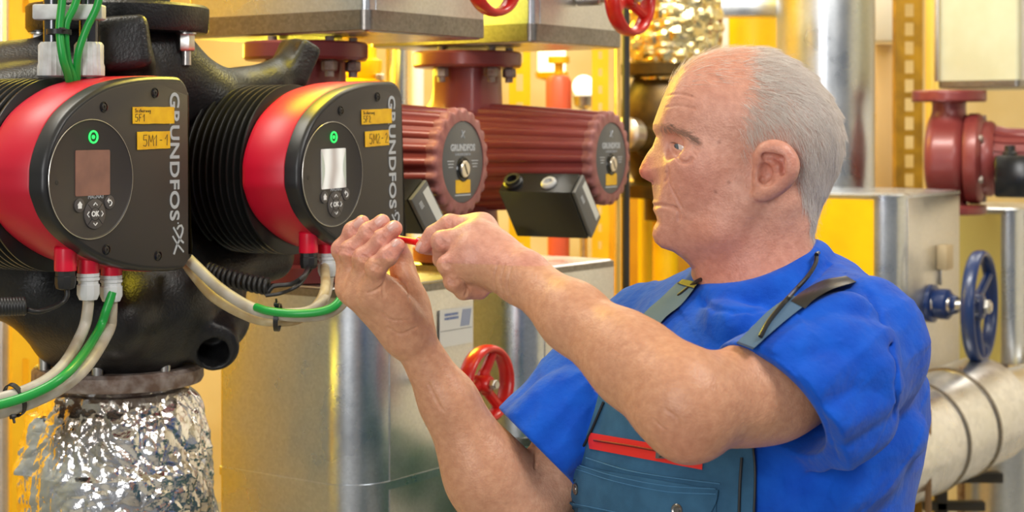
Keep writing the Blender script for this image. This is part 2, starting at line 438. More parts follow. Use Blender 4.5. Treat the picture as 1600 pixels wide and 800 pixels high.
wallbox('ceiling', (-2.2, -2.5, 3.3), (3.4, 7.4, 3.4), m_ceil)
# ------------------------------------------------------------------ the two pump heads
AN = math.radians(61.5)
PN = Vector((math.sin(AN), -math.cos(AN), 0)); PE = Vector((math.cos(AN), math.sin(AN), 0)); UP = Vector((0, 0, 1))
FACE = [(-.080, -.013), (-.080, .004), (-.079, .018), (-.072, .039), (-.058, .0624), (-.039, .083), (-.009, .1023), (.029, .1184), (.075, .1277), (.120, .132), (.165, .1327), (.176, .1305), (.186, .123), (.192, .113), (.1945, .1), (.1955, 0), (.1955, -.104), (.1935, -.114), (.1875, -.1215), (.1775, -.1262), (.152, -.1268), (.127, -.1253), (.092, -.1209), (.058, -.1139), (.021, -.1025), (-.014, -.0858), (-.0455, -.065), (-.065, -.0444), (-.0755, -.025)][::-1]
def densify(pts, k=4):
    n = len(pts); out = []
    for i in range(n):
        p0, p1, p2, p3 = (Vector((*pts[(i+j) % n], 0)) for j in (-1, 0, 1, 2))
        for j in range(k):
            t = j/k; q = .5*((2*p1)+(p2-p0)*t+(2*p0-5*p1+4*p2-p3)*t*t+(3*p1-p0-3*p2+p3)*t**3); out.append((q.x, q.y))
    return out
FACE = densify(FACE, 3)
def make_head(M, label):
    root = thing('pump_motor', label, 'pump', M, 'twin black and red circulator pump heads')
    bm = nb(); prism(bm, FACE, [(.0, -.024), (.0, -.006), (.0012, -.003), (.004, -.0005), (.005, 0), (.02, 0)]); obj('bezel', bm, M_['blackplastic'], root, ang=60)
    bm = nb(); prism(bm, FACE, [(.0075, -.002), (.0065, .0004), (.0075, .0008)]); panel = obj('cover_plate', bm, M_['panel'], root)
    # hairline rim of the plate
    # round control disc
    bm = nb(); lathe(bm, [(.0752, 0), (.0752, .0022), (.0742, .003), (.0732, .0022), (.0725, .0018)], T(0, 0, .0006), 72)
    disc = obj('control_panel', bm, M_['panel2'], root, 'round control panel with screen and keypad')
    bm = nb(); ring(bm, T(0, 0, .0028), .0748, .0006, 72, 6); obj('rim', bm, M_['steel'], disc)
    bm = nb(); slab(bm, rrect(-.0293, -.0205, .0324, .0365, .002), .002, .0032); scr = obj('screen', bm, None, disc)
    bm = nb(); ring(bm, T(.0023, .0528, .0032), .0072, .0013, 32, 8); cyl(bm, T(.0023, .0528, 0), .0026, .002, .0036, 16); obj('indicator_light', bm, M_['led'], disc, 'glowing green ring light')
    join_ = text_bm('MAGNA3', .0068, T(.0069, -.0222, .0028), .0002); obj('lettering', join_, M_['silver'], disc)
    keym = plain('key_grey', rgb(74, 70, 70), .45) if 'key' not in M_ else M_['key']; M_['key'] = keym
    def key(name, pts, icon):
        bm = nb(); slab(bm, pts, .002, .004, I4, .0006); k = obj(name, bm, keym, disc)
        return k
    key('keypad', circ(.0188, 40, .0046, -.0437), None)
    bm = nb(); ring(bm, T(.0046, -.0437, .004), .0082, .0004, 28, 5)
    for a in (45, 135, 225, 315):
        c, s = math.cos(math.radians(a)), math.sin(math.radians(a))
        tube(bm, [(.0046+c*.0085, -.0437+s*.0085, .004), (.0046+c*.018, -.0437+s*.018, .004)], .0004, 5)
    obj('keypad_groove', bm, M_['blackgloss'], disc)
    key('home_key', circ(.0088, 28, -.0226, -.0319), None); key('back_key', circ(.0088, 28, .0313, -.0300), None)
    ic = text_bm('OK', .0092, T(.0046, -.0437, .0042), .0002, .0003)
    for a in (0, 90, 180, 270):
        m = T(.0046, -.0437, .0043) @ RZ(math.radians(a)) @ T(.0128, 0, 0)
        stroke(ic, [(-.0018, .0034), (.0014, 0), (-.0018, -.0034)], .0007, m)
    hx, hy = -.0226, -.0319
    slab(ic, [(hx-.0032, hy-.0038), (hx+.0032, hy-.0038), (hx+.0032, hy+.0005), (hx+.0046, hy+.0005), (hx, hy+.0052), (hx-.0046, hy+.0005), (hx-.0032, hy+.0005)], .004, .0044)
    bx, by = .0313, -.03
    stroke(ic, [(bx-.003, by+.002), (bx+.0008, by+.0026), (bx+.0034, by-.0002), (bx+.002, by-.0036), (bx-.001, by-.0044)], .0008, T(0, 0, .0042))
    slab(ic, [(bx-.0052, by+.0018), (bx-.0018, by-.0012), (bx-.0018, by+.0056)], .004, .0044)
    obj('key_symbol', ic, M_['white'], disc)
    # plate screws
    for (x, y) in ((.0231, .0907), (.1201, .1102), (-.0605, -.0023), (.0278, -.0898), (.1264, -.1045)):
        bm = nb(); lathe(bm, [(.0068, 0), (.0068, .0012), (.0056, .0016), (.0054, .0002)], T(x, y, .0008), 24); s = obj('screw_well', bm, M_['blackgloss'], root)
        bm = nb(); lathe(bm, [(.0042, 0), (.0042, .001), (.003, .0016), (.0016, .0016), (.0016, .0004)], T(x, y, .001), 16); obj('screw', bm, M_['dark'], s)
    # maker's lettering running down the right side of the plate
    A = math.radians(-90)
    bm = text_bm('GRUNDFOS', .0262, T(.1585, .1125, .0012) @ RZ(A), .0003, .0006, 'LEFT', 1.0, 1.06)
    co = [v.co.y for v in bm.verts]; k = (.1125+.0585)/(max(co)-min(co)); y1 = max(co)
    for v in bm.verts: v.co.y = .1115+(v.co.y-y1)*k
    obj('lettering', bm, M_['silver'], root, 'silver maker lettering running down the plate')
    bm = nb(); cyl(bm, T(.1665, -.0632, .001), .0012, 0, .0006, 10)
    def pl(pts, w):                       # a ribbon along a polyline
        L = []; Rr = []
        for i, p in enumerate(pts):
            a = Vector(pts[max(i-1, 0)]); b = Vector(pts[min(i+1, len(pts)-1)]); d = (b-a).normalized(); n = Vector((-d.y, d.x))*w*(1 if not isinstance(w, list) else 1)
            L.append((p[0]+n.x, p[1]+n.y)); Rr.append((p[0]-n.x, p[1]-n.y))
        slab(bm, L+Rr[::-1], .0008, .0015)
    pl([(.157, -.0685), (.163, -.076), (.170, -.085), (.178, -.0905)], .0014)
    pl([(.158, -.1045), (.164, -.093), (.171, -.084), (.1755, -.0765), (.1765, -.071), (.1735, -.0668), (.1685, -.0672), (.1645, -.0715)], .0015)
    pl([(.1555, -.080), (.1605, -.086), (.167, -.093), (.178, -.1025)], .0012)
    obj('emblem', bm, M_['silver'], root, 'silver crossed stroke emblem')
    # red housing band, cooling fins
    bm = nb(); prism(bm, FACE, [(.004, -.100), (.0005, -.097), (-.0008, -.09), (-.0008, -.026), (.002, -.0235), (.02, -.0235)]); obj('housing', bm, M_['red'], root, 'crimson red housing band', ang=50)
    bm = nb(); fc = (.05, .003)
    lathe(bm, [(.098, -.215), (.098, -.095)], T(*fc, 0), 48)
    for k in range(9):
        c = -.104-k*.0125
        n = 96; pts = []
        for i in range(n):
            t = 2*math.pi*i/n; r = .1265
            for g in (118, 62, 242, 298):
                if abs(math.degrees(t)-g) < 1.4: r = .116
            pts.append((fc[0]+r*math.cos(t), fc[1]+r*math.sin(t)))
        prism(bm, pts, [(.001, c-.0018), (0, c-.0012), (0, c+.0012), (.001, c+.0018)])
    obj('cooling_fins', bm, M_['fin'], root, ang=40)
    bm = nb(); lathe(bm, [(.09, -.36), (.105, -.33), (.112, -.25), (.112, -.222), (.1, -.214)], T(*fc, 0), 48); obj('motor_flange', bm, M_['iron'], root)
    return root, scr, disc
H1 = frame(P(141, 280, 2.08), PE, UP, PN); H2 = frame(P(518, 272, 2.08*1.145), PE, UP, PN) @ RZ(math.radians(1.2))
head1, scr1, disc1 = make_head(H1, 'nearer black and red pump head with dull brown screen at the left edge')
def scrmat(name, ca, cb, x0, x1):
    m, nt, b = nmat(name); b.inputs['Roughness'].default_value = .18
    return m, nt, b
m_s1 = plain('brown_screen', rgb(122, 84, 76), .22, 0, rgb(138, 96, 84), 30)
m_s2, nt, b = nmat('pale_screen'); b.inputs['Roughness'].default_value = .2
tc = nt.nodes.new('ShaderNodeTexCoord'); g = nt.nodes.new('ShaderNodeTexWave'); g.inputs['Scale'].default_value = 9; g.inputs['Distortion'].default_value = 3
r = nt.nodes.new('ShaderNodeValToRGB'); r.color_ramp.elements[0].color = (.42, .38, .36, 1); r.color_ramp.elements[1].color = (.75, .76, .74, 1)
for a, bb in ((tc.outputs['Object'], g.inputs['Vector']), (g.outputs['Fac'], r.inputs[0]), (r.outputs[0], b.inputs['Base Color']), (r.outputs[0], b.inputs['Emission Color'])): nt.links.new(a, bb)
b.inputs['Emission Strength'].default_value = .35
scr1.data.materials.clear(); scr1.data.materials.append(m_s1)
head2 = dup(head1, H2, 'farther black and red pump head with lit pale screen, above the raised hand')
def find(root, name):
    for c in root.children_recursive:
        if c.name.split('.')[0] == name: return c
s2 = find(head2, 'screen'); s2.data = s2.data.copy(); s2.data.materials[0] = m_s2
# curved reflections along the display sides, put in as pale slivers
m_refl = plain('pale_reflection', rgb(190, 200, 190), .3)
for s in (-1, 1):
    x0 = .0016+s*.0302; bm = nb()
    pts = [(x0, .0345), (x0, -.0185)]+[(x0-s*.0075*math.sin(math.pi*i/10), -.0185+.053*i/10) for i in range(1, 10)]
    slab(bm, pts, .0031, .0036); obj('screen_reflection', bm, m_refl, find(head2, 'control_panel'))
# hand-lettered yellow tapes
def tape(head, name, x0, y0, x1, y1, rot, lines, label):
    bm = nb(); n = 8; t = [(x0+(x1-x0)*i/n, y1+R.uniform(-.0003, .0003)) for i in range(n+1)]; bt = [(x1-(x1-x0)*i/n, y0+R.uniform(-.0003, .0003)) for i in range(n+1)]
    M = T(0, 0, 0) @ RZ(rot); slab(bm, t+bt, .0018, .0024, M); tp = obj(name, bm, M_['tape'], head, label)
    bm = nb()
    for pts in lines: stroke(bm, pts, .0005, M @ T(0, 0, .0025))
    obj('handwriting', bm, M_['ink'], tp); return tp
GL = {'5': [[(.75, 1), (.15, 1), (.1, .55), (.6, .6), (.75, .3), (.5, 0), (.05, .08)]], 'M': [[(0, 0), (.12, 1), (.45, .35), (.8, 1), (.95, 0)]], '1': [[(.1, .6), (.5, 1), (.42, 0)]], '-': [[(.1, .5), (.5, .5)]],
      '2': [[(.1, .8), (.4, 1), (.65, .75), (.1, 0), (.75, .02)]], 'F': [[(.1, 0), (.15, 1), (.7, 1)], [(.12, .55), (.55, .55)]], 'S': [[(.7, .9), (.35, 1), (.15, .75), (.6, .4), (.5, .05), (.1, .1)]],
      'i': [[(.2, .6), (.25, 0)]], 'c': [[(.6, .55), (.2, .45), (.2, .05), (.6, .05)]], 'h': [[(.1, 1), (.12, 0)], [(.12, .4), (.5, .5), (.55, 0)]], 'e': [[(.15, .3), (.6, .35), (.4, .58), (.1, .3), (.3, 0), (.6, .1)]], 'r': [[(.15, .55), (.18, 0)], [(.18, .35), (.5, .55)]], 'n': [[(.1, .5), (.12, 0)], [(.12, .4), (.5, .5), (.55, 0)]], 'u': [[(.1, .5), (.2, 0), (.5, .1), (.52, .5)]], 'g': [[(.5, .5), (.15, .45), (.2, .1), (.5, .15)], [(.52, .5), (.45, -.4), (.1, -.35)]]}
def word(s, x, y, h, wd):
    out = []
    for ch in s:
        if ch != ' ':
            for st in GL[ch]: out.append([(x+px*wd, y+py*h) for px, py in st])
        x += wd*1.02
    return out
for hd, a, bq in ((head1, '5F1', '5M1-1'), (head2, '5F2', '5M2-2')):
    tape(hd, 'label_tape', .0767, .0685, .1585, .0905, math.radians(.6), word('Sicherung', .081, .0835, .0046, .0034)+word(a, .081, .0715, .0095, .007), 'yellow tape reading '+a)
    tape(hd, 'label_tape', .0853, .0345, .1500, .0575, math.radians(1), word(bq, .096, .0385, .0145, .0105), 'yellow tape reading '+bq)
# ------------------------------------------------------------------ cast twin body behind the pump heads
sd = SDF()
h1p = H1 @ Vector((.05, .003, -.36)); h2p = H2 @ Vector((.05, .003, -.36))
h1q = H1 @ Vector((.05, .003, -.26)); h2q = H2 @ Vector((.05, .003, -.26))
ctop = P(185, 50, 2.45); cbot = P(190, 566, 2.45)
ax0, ay0 = ctop.x, ctop.y
def col(z, dx=0, dy=0): return Vector((ax0+dx, ay0+dy, z))
zt, zb = ctop.z, cbot.z
for q, pp in ((h1q, h1p), (h2q, h2p)):
    sd.add(Cyl(pp-PN*.05, pp+PN*.06, .155, .03), .05)
    sd.add(Cap(col(zt-.08), pp+Vector((0, 0, .07))-PN*.02, .085, .095), .05)
    sd.add(Cap(col(zb+.09), pp+Vector((0, 0, -.05))-PN*.02, .09, .095), .04)
sd.add(Cyl(col(zt-.16), col(zt-.005), .085, .01), .05)
sd.add(Cyl(col(zb+.002), col(zb+.16), .118, .035), .04)
sd.add(Elp(col(zb+.10, .02, -.03), (.130, .12, .10)), .05)
# upper blocks and lugs
sd.add(Box(P(196, 70, 2.30), (.034, .05, .036), [Vector((.97, .2, .12)), Vector((-.2, .97, 0)), Vector((-.12, 0, .97))], .012), .03)
sd.add(Cap(P(-20, 170, 2.26), P(170, 135, 2.33), .055, .05), .04)
sd.add(Cap(P(250, 95, 2.46), P(330, 160, 2.5), .05, .05), .04)
sd.add(Cap(P(330, 150, 2.52), P(420, 135, 2.6), .04, .035), .03)
sd.add(Cap(P(420, 130, 2.6), P(462, 92, 2.66), .026, .024), .02)
sd.add(Box(P(458, 98, 2.66), (.018, .05, .034), [Vector((.75, .45, -.42)), Vector((-.5, .86, 0)), Vector((.42, .2, .87))], .008), .02)
# lower lugs
sd.add(Cap(P(325, 440, 2.5), P(352, 500, 2.48), .05, .036), .03)
sd.add(Cyl(P(330, 505, 2.5), P(335, 545, 2.4), .036, .008), .02)
sd.sub(Cyl(P(331, 520, 2.45), P(336, 575, 2.37), .022, .004), .004)
sd.add(Cap(P(300, 420, 2.5), P(420, 400, 2.62), .06, .04), .04)
sd.add(Cap(P(90, 480, 2.35), P(180, 500, 2.3), .05, .05), .04)
nz = vnoise(3, 60)
sd.disp(lambda p, d: .0015*nz(p))
mobj('pump_casting', sd.mesh(.005, 'pump_casting'), M_['iron'], None, 'big black cast iron body joining the two pump heads above the foil-wrapped pipe', 'pump body', ang=0)
# raised cast strips on the casting, top flange with bolts
fl = thing('pipe_flange', 'black round pipe flange with hex bolts at the top left, above the cast body', 'flange', col(zt))
bm = nb(); lathe(bm, [(.07, -.004), (.128, -.002), (.132, .004), (.132, .034), (.128, .038), (.075, .04), (.072, .2), (.0, .2)][:-1], I4, 56); obj('flange', bm, M_['iron'], fl)
for px, py, dz in ((70, 62, 0), (195, 58, 0), (297, 62, 0)):
    for i in range(1):
        a = {70: math.radians(202), 195: math.radians(-82), 297: math.radians(-18)}[px]
        bm = nb(); hexnut(bm, I4, .0125, -.03, -.004); cyl(bm, I4, .0075, -.05, -.02, 14); lathe(bm, [(.015, -.0055), (.015, -.003)], I4, 20)
        obj('bolt', bm, M_['steel'], fl, M=T(.112*math.cos(a), .112*math.sin(a), 0))
# ------------------------------------------------------------------ foil-wrapped pipe below
from mathutils import noise as mn
fp = thing('foil_wrapped_pipe', 'pipe wrapped in crumpled silver foil under the rusty flange at the lower left', 'pipe', Vector((ax0, ay0, 0)))
bm = nb(); NA, NZ = 330, 300; rings = []
ztop, zbot = zb-.028, .72
for i in range(NZ):
    t = i/(NZ-1); z = ztop+(zbot-ztop)*t; d = ztop-z
    base = .098+.052*min(1, d/.12)**.8-.006*math.exp(-((d-.19)/.03)**2)+.004*math.sin(d*40)
    if d < .01: base = .094+.4*d
    ringp = []
    for j in range(NA):
        a = 2*math.pi*j/NA; p = Vector((math.cos(a)*base, math.sin(a)*base, z))
        pw = p+Vector((mn.noise(p*14), mn.noise(p*14+Vector((7, 7, 7))), mn.noise(p*14+Vector((3, 9, 2)))))*.03; pw.z *= .75; v = mn.voronoi(pw*34)[0]; v2 = mn.voronoi(pw*70+Vector((5, 3, 1)))[0]; v3 = mn.voronoi(p*14+Vector((9, 1, 4)))[0]
        r = base+.008*(v3[1]-v3[0])+.0068*(v[1]-v[0])+.0026*(v2[1]-v2[0])-.009+.010*mn.noise(p*9)
        if 3.3 < a < 3.9 and .04 < d < .12: r += .014*math.sin((a-3.3)/.6*math.pi)
        ringp.append(Vector((math.cos(a)*r, math.sin(a)*r, z)))
    rings.append(ringp)
loft(bm, rings)
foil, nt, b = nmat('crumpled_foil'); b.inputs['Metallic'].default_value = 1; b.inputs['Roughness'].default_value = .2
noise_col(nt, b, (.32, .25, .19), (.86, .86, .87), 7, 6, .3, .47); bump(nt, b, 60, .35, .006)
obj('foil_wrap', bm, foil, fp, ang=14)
bm = nb(); lathe(bm, [(.1, zb-.030), (.121, zb-.028), (.124, zb-.022), (.1235, zb-.008), (.119, zb-.003), (.08, zb-.002)], I4, 60); obj('flange', bm, M_['rust'], fp, 'rusty grey steel flange')
for a in (-92, -40, -150, 20):
    a = math.radians(a); bm = nb(); cyl(bm, T(.108*math.cos(a), .108*math.sin(a), zb), .0085, -.004, .022, 16, .001); obj('bolt', bm, M_['steel'], fp)
# ------------------------------------------------------------------ sheet-metal valve casings
CE = Vector((.58, .815, 0)).normalized(); CN = Vector((CE.y, -CE.x, 0))
def foot(L, Mm, r0, r=.012):
    o = []
    for cx, cy, rr, a in ((r0, r0, r0, 180), (L-r, r, r, 270), (L-r, Mm-r, r, 0), (r, Mm-r, r, 90)):
        for i in range(11):
            t = math.radians(a+9*i); o.append((cx+rr*math.cos(t), cy+rr*math.sin(t)))
    return o
def casing(label, px, Z, z0, z1, L, Mm, r0, bands, mats, group='sheet metal casings around the valves', name='valve_casing', legs=None):
    o = P(px, 200, Z); o.z = z0; Mx = frame(o, CE, -CN, UP); root = thing(name, label, 'casing', Mx, group); H = z1-z0
    bm = nb(); ft = foot(L, Mm, r0); prism(bm, ft, [(.004, .0), (0, .004), (0, H-.004), (.004, H)]); obj('shell', bm, mats[0], root, ang=40)
    for (a, bz, ex, m) in bands:
        a, bz = max(a, .002), min(bz, H-.002)
        f2 = offset_poly(ft, -ex); bm = nb(); prism(bm, f2, [(ex+.001, a), (0, a+.001), (0, bz-.001), (ex+.001, bz)]); obj('seam_band', bm, m, root, ang=40)
    if len(mats) > 1:
        bm = nb(); slab(bm, rrect(max(r0, .02)+.004, .006, L-.003, H-.006, .004), 0, .0022, frame((0, .0004, 0), (1, 0, 0), (0, 0, 1), (0, -1, 0)), .0006); obj('end_reflection', bm, mats[1], root)  # window reflection on the end face, put into a brighter sheet colour
    return root
def on_end(root, a, z, lift=.002): return root.matrix_world @ frame((a, -lift, z), (1, 0, 0), (0, 0, 1), (0, -1, 0))
G = 'sheet metal casings around the valves'
c1 = casing('large galvanised valve casing with round corner below the dark red pumps, beside the red handwheel', 560, 2.75, .93, 1.352, .318, .325, .075, [(.078, .094, .003, M_['galv']), (.405, .422, .004, M_['galv_dark'])], (M_['galv'], M_['galv_bright']))
c2 = casing('galvanised casing behind the raised forearm, second along the row', 821, 3.15, 1.0, 1.352, .317, .33, .06, [(.012, .03, .003, M_['galv_dark']), (.336, .352, .004, M_['galv_dark'])], (M_['galv'], M_['galv_bright']))
u1 = casing('flat galvanised box hanging at the top, over the nearer dark red pump', 572, 2.75, 1.780, 2.14, .329, .42, .012, [(.0, .037, .004, M_['galv_dark'])], (M_['galv'], M_['galv_bright']))
u2 = casing('flat galvanised box hanging at the top, over the farther dark red pump', 832, 3.15, 1.782, 2.14, .317, .40, .012, [(.0, .037, .004, M_['galv_dark'])], (M_['galv'], M_['galv_bright']))
# bare valve necks that carry the casings
def neck(root, z0, z1, r, label):
    c = root.matrix_world @ Vector((.16, .17, 0)); bm = nb(); lathe(bm, [(r, z0), (r, z1)], T(c.x, c.y, 0), 32)
    return obj('riser_pipe', bm, M_['rust'], None, label, 'pipe')
neck(c1, 0, .93, .07, 'steel pipe stub rising under the large galvanised casing'); neck(c2, 0, 1.0, .07, 'steel pipe stub rising under the casing behind the forearm')
neck(u1, 2.14, 3.3, .09, 'insulated riser above the nearer hanging box'); neck(u2, 2.14, 3.3, .09, 'insulated riser above the farther hanging box')
# maker's sticker on the large casing
Ms = on_end(c1, 0, 0)
s = thing('casing_sticker', 'pale paper sticker with blue stripes on the large galvanised casing', 'sticker', Ms @ T(.262, .342, .0025))
bm = nb(); slab(bm, rrect(-.05, -.038, .046, .028, .002), 0, .0006); obj('paper', bm, M_['label'], s)
bm = nb()
for k in range(5): slab(bm, [(.010+k*.0055, -.006), (.0128+k*.0055, -.006), (.0198+k*.0055, .024), (.017+k*.0055, .024)], .0005, .0009)
obj('stripes', bm, M_['blueprint'], s)
bm = nb()
for y in (.016, .009):
    x = -.036
    while x < .002:
        wl = R.uniform(.002, .0045); slab(bm, [(x, y), (x+wl, y), (x+wl, y+.0045), (x, y+.0045)], .0005, .0009); x += wl+.0012
obj('small_print', bm, M_['blueprint'], s)
bm = nb(); slab(bm, [(-.048, -.0105), (.044, -.0105), (.044, -.0095), (-.048, -.0095)], .0005, .0008); obj('rule_line', bm, M_['plate'], s)
# ------------------------------------------------------------------ handwheels
def handwheel(Mx, Rr, r, mat, label, arms=3, stem=.12, rot=90, group=None, sx=1.7):
    root = thing('valve_handwheel', label, 'handwheel', Mx, group)
    bm = nb(); n = 64; prof = []
    rings = []
    for i in range(n):
        a = 2*math.pi*i/n; rr = []
        for j in range(14):
            t = 2*math.pi*j/14; x = math.cos(t); y = math.sin(t)
            rad = Rr+r*x*.75; rr.append(Vector((rad*math.cos(a), rad*math.sin(a), r*sx*y*(1 if abs(y) < .9 else .96))))
        rings.append(rr)
    loft(bm, rings+[rings[0]], False, False); bmesh.ops.remove_doubles(bm, verts=bm.verts, dist=1e-6); obj('rim', bm, mat, root, ang=60)
    bm = nb(); lathe(bm, [(Rr*.16, -r*2.4), (Rr*.26, -r*2), (Rr*.26, r*.4), (Rr*.2, r*1.0)], I4, 24); obj('hub', bm, mat, root)
    for k in range(arms):
        a = math.radians(rot+360*k/arms); d = Vector((math.cos(a), math.sin(a), 0))
        bm = nb(); tube(bm, smooth_path([d*Rr*.15+Vector((0, 0, -r*1.2)), d*Rr*.45+Vector((0, 0, -r*.7)), d*Rr*.98], 5), [r*1.15]*4+[r*.95]*7, 10); obj('spoke', bm, mat, root)
    bm = nb(); cyl(bm, I4, Rr*.1, -stem, r*2.4, 16); hexnut(bm, T(0, 0, r), Rr*.15, 0, r*1.1); cyl(bm, I4, Rr*.17, -stem, -stem*.55, 20, .002); obj('spindle', bm, M_['steel'], root, 'bare steel spindle')
    return root
def wheel_on(root, a, z, t): return on_end(root, a, z, t)
handwheel(wheel_on(c1, .16, .26, .145), .059, .0095, M_['wheelred'], 'chipped red valve handwheel beside the raised forearm, in front of the large casing', 3, .14, 70, 'red valve handwheels')
handwheel(on_end(u1, .16, .098, .145), .064, .0095, M_['wheelred'], 'red handwheel at the top edge, on the nearer hanging box', 3, .14, 90, 'red valve handwheels')
handwheel(on_end(u2, .15, .088, .125), .066, .0105, M_['wheelred'], 'red handwheel at the top edge, on the farther hanging box', 3, .12, 90, 'red valve handwheels')
# ------------------------------------------------------------------ dark red circulator pumps
def onplane(Mx, px, py, c=0):
    Mi = Mx.inverted(); o = Mi @ Vector((0, 0, HC)); d = (Mi.to_3x3() @ Vector(((px-800)/F, 1, (200-py)/F))); t = (c-o.z)/d.z; q = o+d*t; return (q.x, q.y)
def ups(Mx, colpx, colZ, zf, plate_px, boxdepth, label, zlow):
    root = thing('circulator_pump', label, 'pump', Mx, 'dark red circulator pumps on the valve row'); Mi = Mx.inverted()
    n = 22; star = []
    for i in range(n):
        for da, rr in ((-.5, .955), (-.34, .955), (-.22, 1.0), (.0, 1.02), (.22, 1.0), (.34, .955)):
            a = 2*math.pi*(i+da)/n; star.append((rr*math.cos(a), rr*math.sin(a)))
    bm = nb(); rings = []
    for c, rr in ((-.33, .092), (-.32, .108), (-.22, .104), (-.02, .089), (-.008, .0875), (-.004, .084)): rings.append([Vector((x*rr, y*rr, c)) for x, y in star])
    loft(bm, rings); obj('motor_barrel', bm, M_['ups'], root, ang=40)
    bm = nb(); rings = []
    for c, rr in ((-.016, .0895), (-.004, .0905), (.002, .0885), (.004, .085)): rings.append([Vector((x*rr, y*rr, c)) for x, y in star])
    rings += [[Vector((x/max(math.hypot(x, y), 1e-6)*.069, y/max(math.hypot(x, y), 1e-6)*.069, c)) for x, y in star] for c in (.005, .001)]
    loft(bm, rings); obj('end_ring', bm, M_['upsface'], root, 'worn pinkish end ring', ang=50)
    bm = nb(); lathe(bm, [(.0685, .0), (.0685, .003), (.067, .004)], I4, 56); np_ = obj('nameplate', bm, M_['plate'], root, 'round grey nameplate')
    bm = text_bm('GRUNDFOS', .0152, T(0, .0235, .0042), .0003, .0006); 
    join(bm, text_bm('A MOTOR START N', .0058, T(0, .0125, .0042), .0002)); obj('lettering', bm, M_['silver'], np_)
    bm = nb()
    for sx in (-1, 1):
        for k in range(3):
            x = sx*.040; L = .011-k*.002; slab(bm, [(x-L, .001-k*.005), (x+L, .001-k*.005), (x+L, .0025-k*.005), (x-L, .0025-k*.005)], .004, .0044)
    slab(bm, [(-.026, -.0565), (.026, -.0565), (.026, -.0545), (-.026, -.0545)], .004, .0044)
    stroke(bm, [(-.006, .041), (0, .047), (.006, .052)], .0009, T(0, 0, .0042)); stroke(bm, [(-.004, .053), (.0, .045), (.005, .040)], .0009, T(0, 0, .0042))
    obj('small_print', bm, M_['silver'], np_)
    bm = nb(); ring(bm, T(0, -.012, .004), .0185, .003, 32, 8); cyl(bm, T(0, -.012, 0), .017, .001, .0042, 28); obj('screw_seat', bm, M_['blackgloss'], np_)
    bm = nb(); lathe(bm, [(.0145, .004), (.0145, .009), (.013, .0105), (.004, .0105)], T(0, -.012, 0), 28); vs = obj('vent_screw', bm, M_['brass'], np_, 'nickel vent screw')
    bm = nb(); box(bm, T(0, -.012, .0106) @ RZ(math.radians(120)), .02, .003, .0008); obj('slot', bm, M_['dark'], vs)
    bm = nb(); slab(bm, rrect(-.024, -.052, .024, -.030, .001), .004, .0047); obj('yellow_label', bm, M_['tape'], np_, 'yellow blank label')
    # terminal box
    pl = [onplane(Mx, x, y, .012) for x, y in plate_px]
    cxy = (sum(p[0] for p in pl)/4, sum(p[1] for p in pl)/4)
    bm = nb(); slab(bm, pl, -boxdepth, .004, I4, .003); tb = obj('terminal_box', bm, M_['blackgloss'], root, 'black terminal box', ang=40)
    bm = nb(); slab(bm, offset_poly(pl if area2(pl) > 0 else pl[::-1], .0012), .004, .012, I4, .002); obj('front_plate', bm, M_['plate'], tb, 'grey front plate')
    pa = [Vector((*p, 0)) for p in pl]; e1 = (pa[1]-pa[0]); e2 = (pa[3]-pa[0])
    def q(u, v): p = pa[0]+e1*u+e2*v; return (p.x, p.y)
    bm = nb(); slab(bm, [q(.12, .1), q(.9, .1), q(.9, .42), q(.12, .42)], .0119, .0126); obj('rating_label', bm, M_['label'], tb)
    for k in range(4): bm = nb(); slab(bm, [q(.22+k*.04, .62), q(.24+k*.04, .62), q(.24+k*.04, .78), q(.22+k*.04, .78)], .0119, .0125); obj('print_mark', bm, M_['silver'], tb)
    nrm = Vector((-(e2.y), e2.x, 0)).normalized(); mid = (pa[0]+pa[3])/2
    if nrm.dot(Vector((*cxy, 0))-mid) > 0: nrm = -nrm
    tx = e2.normalized()
    for c, rr, m, nme in ((-.05, .0135, 'greyplastic', 'cable_entry'), (-.125, .017, 'rubber', 'cable_gland')):
        bm = nb(); fm = frame(mid+e2*.05+Vector((0, 0, c)), tx, nrm.cross(tx), nrm)
        lathe(bm, [(rr*1.1, -.004), (rr*1.1, .004), (rr*.9, .006), (rr*.9, .012 if m == 'rubber' else .007), (rr*.6, .012 if m == 'rubber' else .007), (rr*.55, .002)], fm, 24); obj(nme, bm, M_[m], tb)
    # volute and flanges (cast), in world space
    sv = SDF(); cp = P(colpx, 200, colZ); cx, cy = cp.x, cp.y
    axc = Vector((cx, cy, Mx.translation.z)); bk = Mx @ Vector((0, 0, -.30))
    sv.add(Cyl(Mx @ Vector((0, 0, -.395)), Mx @ Vector((0, 0, -.315)), .112, .02), .03)
    sv.add(Cyl((cx, cy, zlow), (cx, cy, zf-.03), .05, .004), .03)
    sv.add(Cap((cx, cy, zf-.06), Mx @ Vector((.01, .02, -.31)), .052, .06), .05)
    sv.add(Cap((cx, cy, zlow+.06), Mx @ Vector((0, -.03, -.35)), .052, .065), .05)
    sv.add(Box((cx, cy, zf-.08), (.052, .052, .06), [PE, PN, UP], .012), .02)
    me = sv.mesh(.005, 'volute'); me.transform(Mi); mobj('volute', me, M_['ups'], root, ang=0)
    bm = nb(); lathe(bm, [(.055, zf-.042), (.106, zf-.040), (.11, zf-.035), (.11, zf-.012), (.106, zf-.008), (.06, zf-.006)], T(cx, cy, 0), 48); obj('flange', local(bm, root), M_['ups'], root)
    bm = nb(); lathe(bm, [(.055, zlow), (.11, zlow+.002), (.11, zlow+.028), (.055, zlow+.03)], T(cx, cy, 0), 48); obj('flange', local(bm, root), M_['ups'], root)
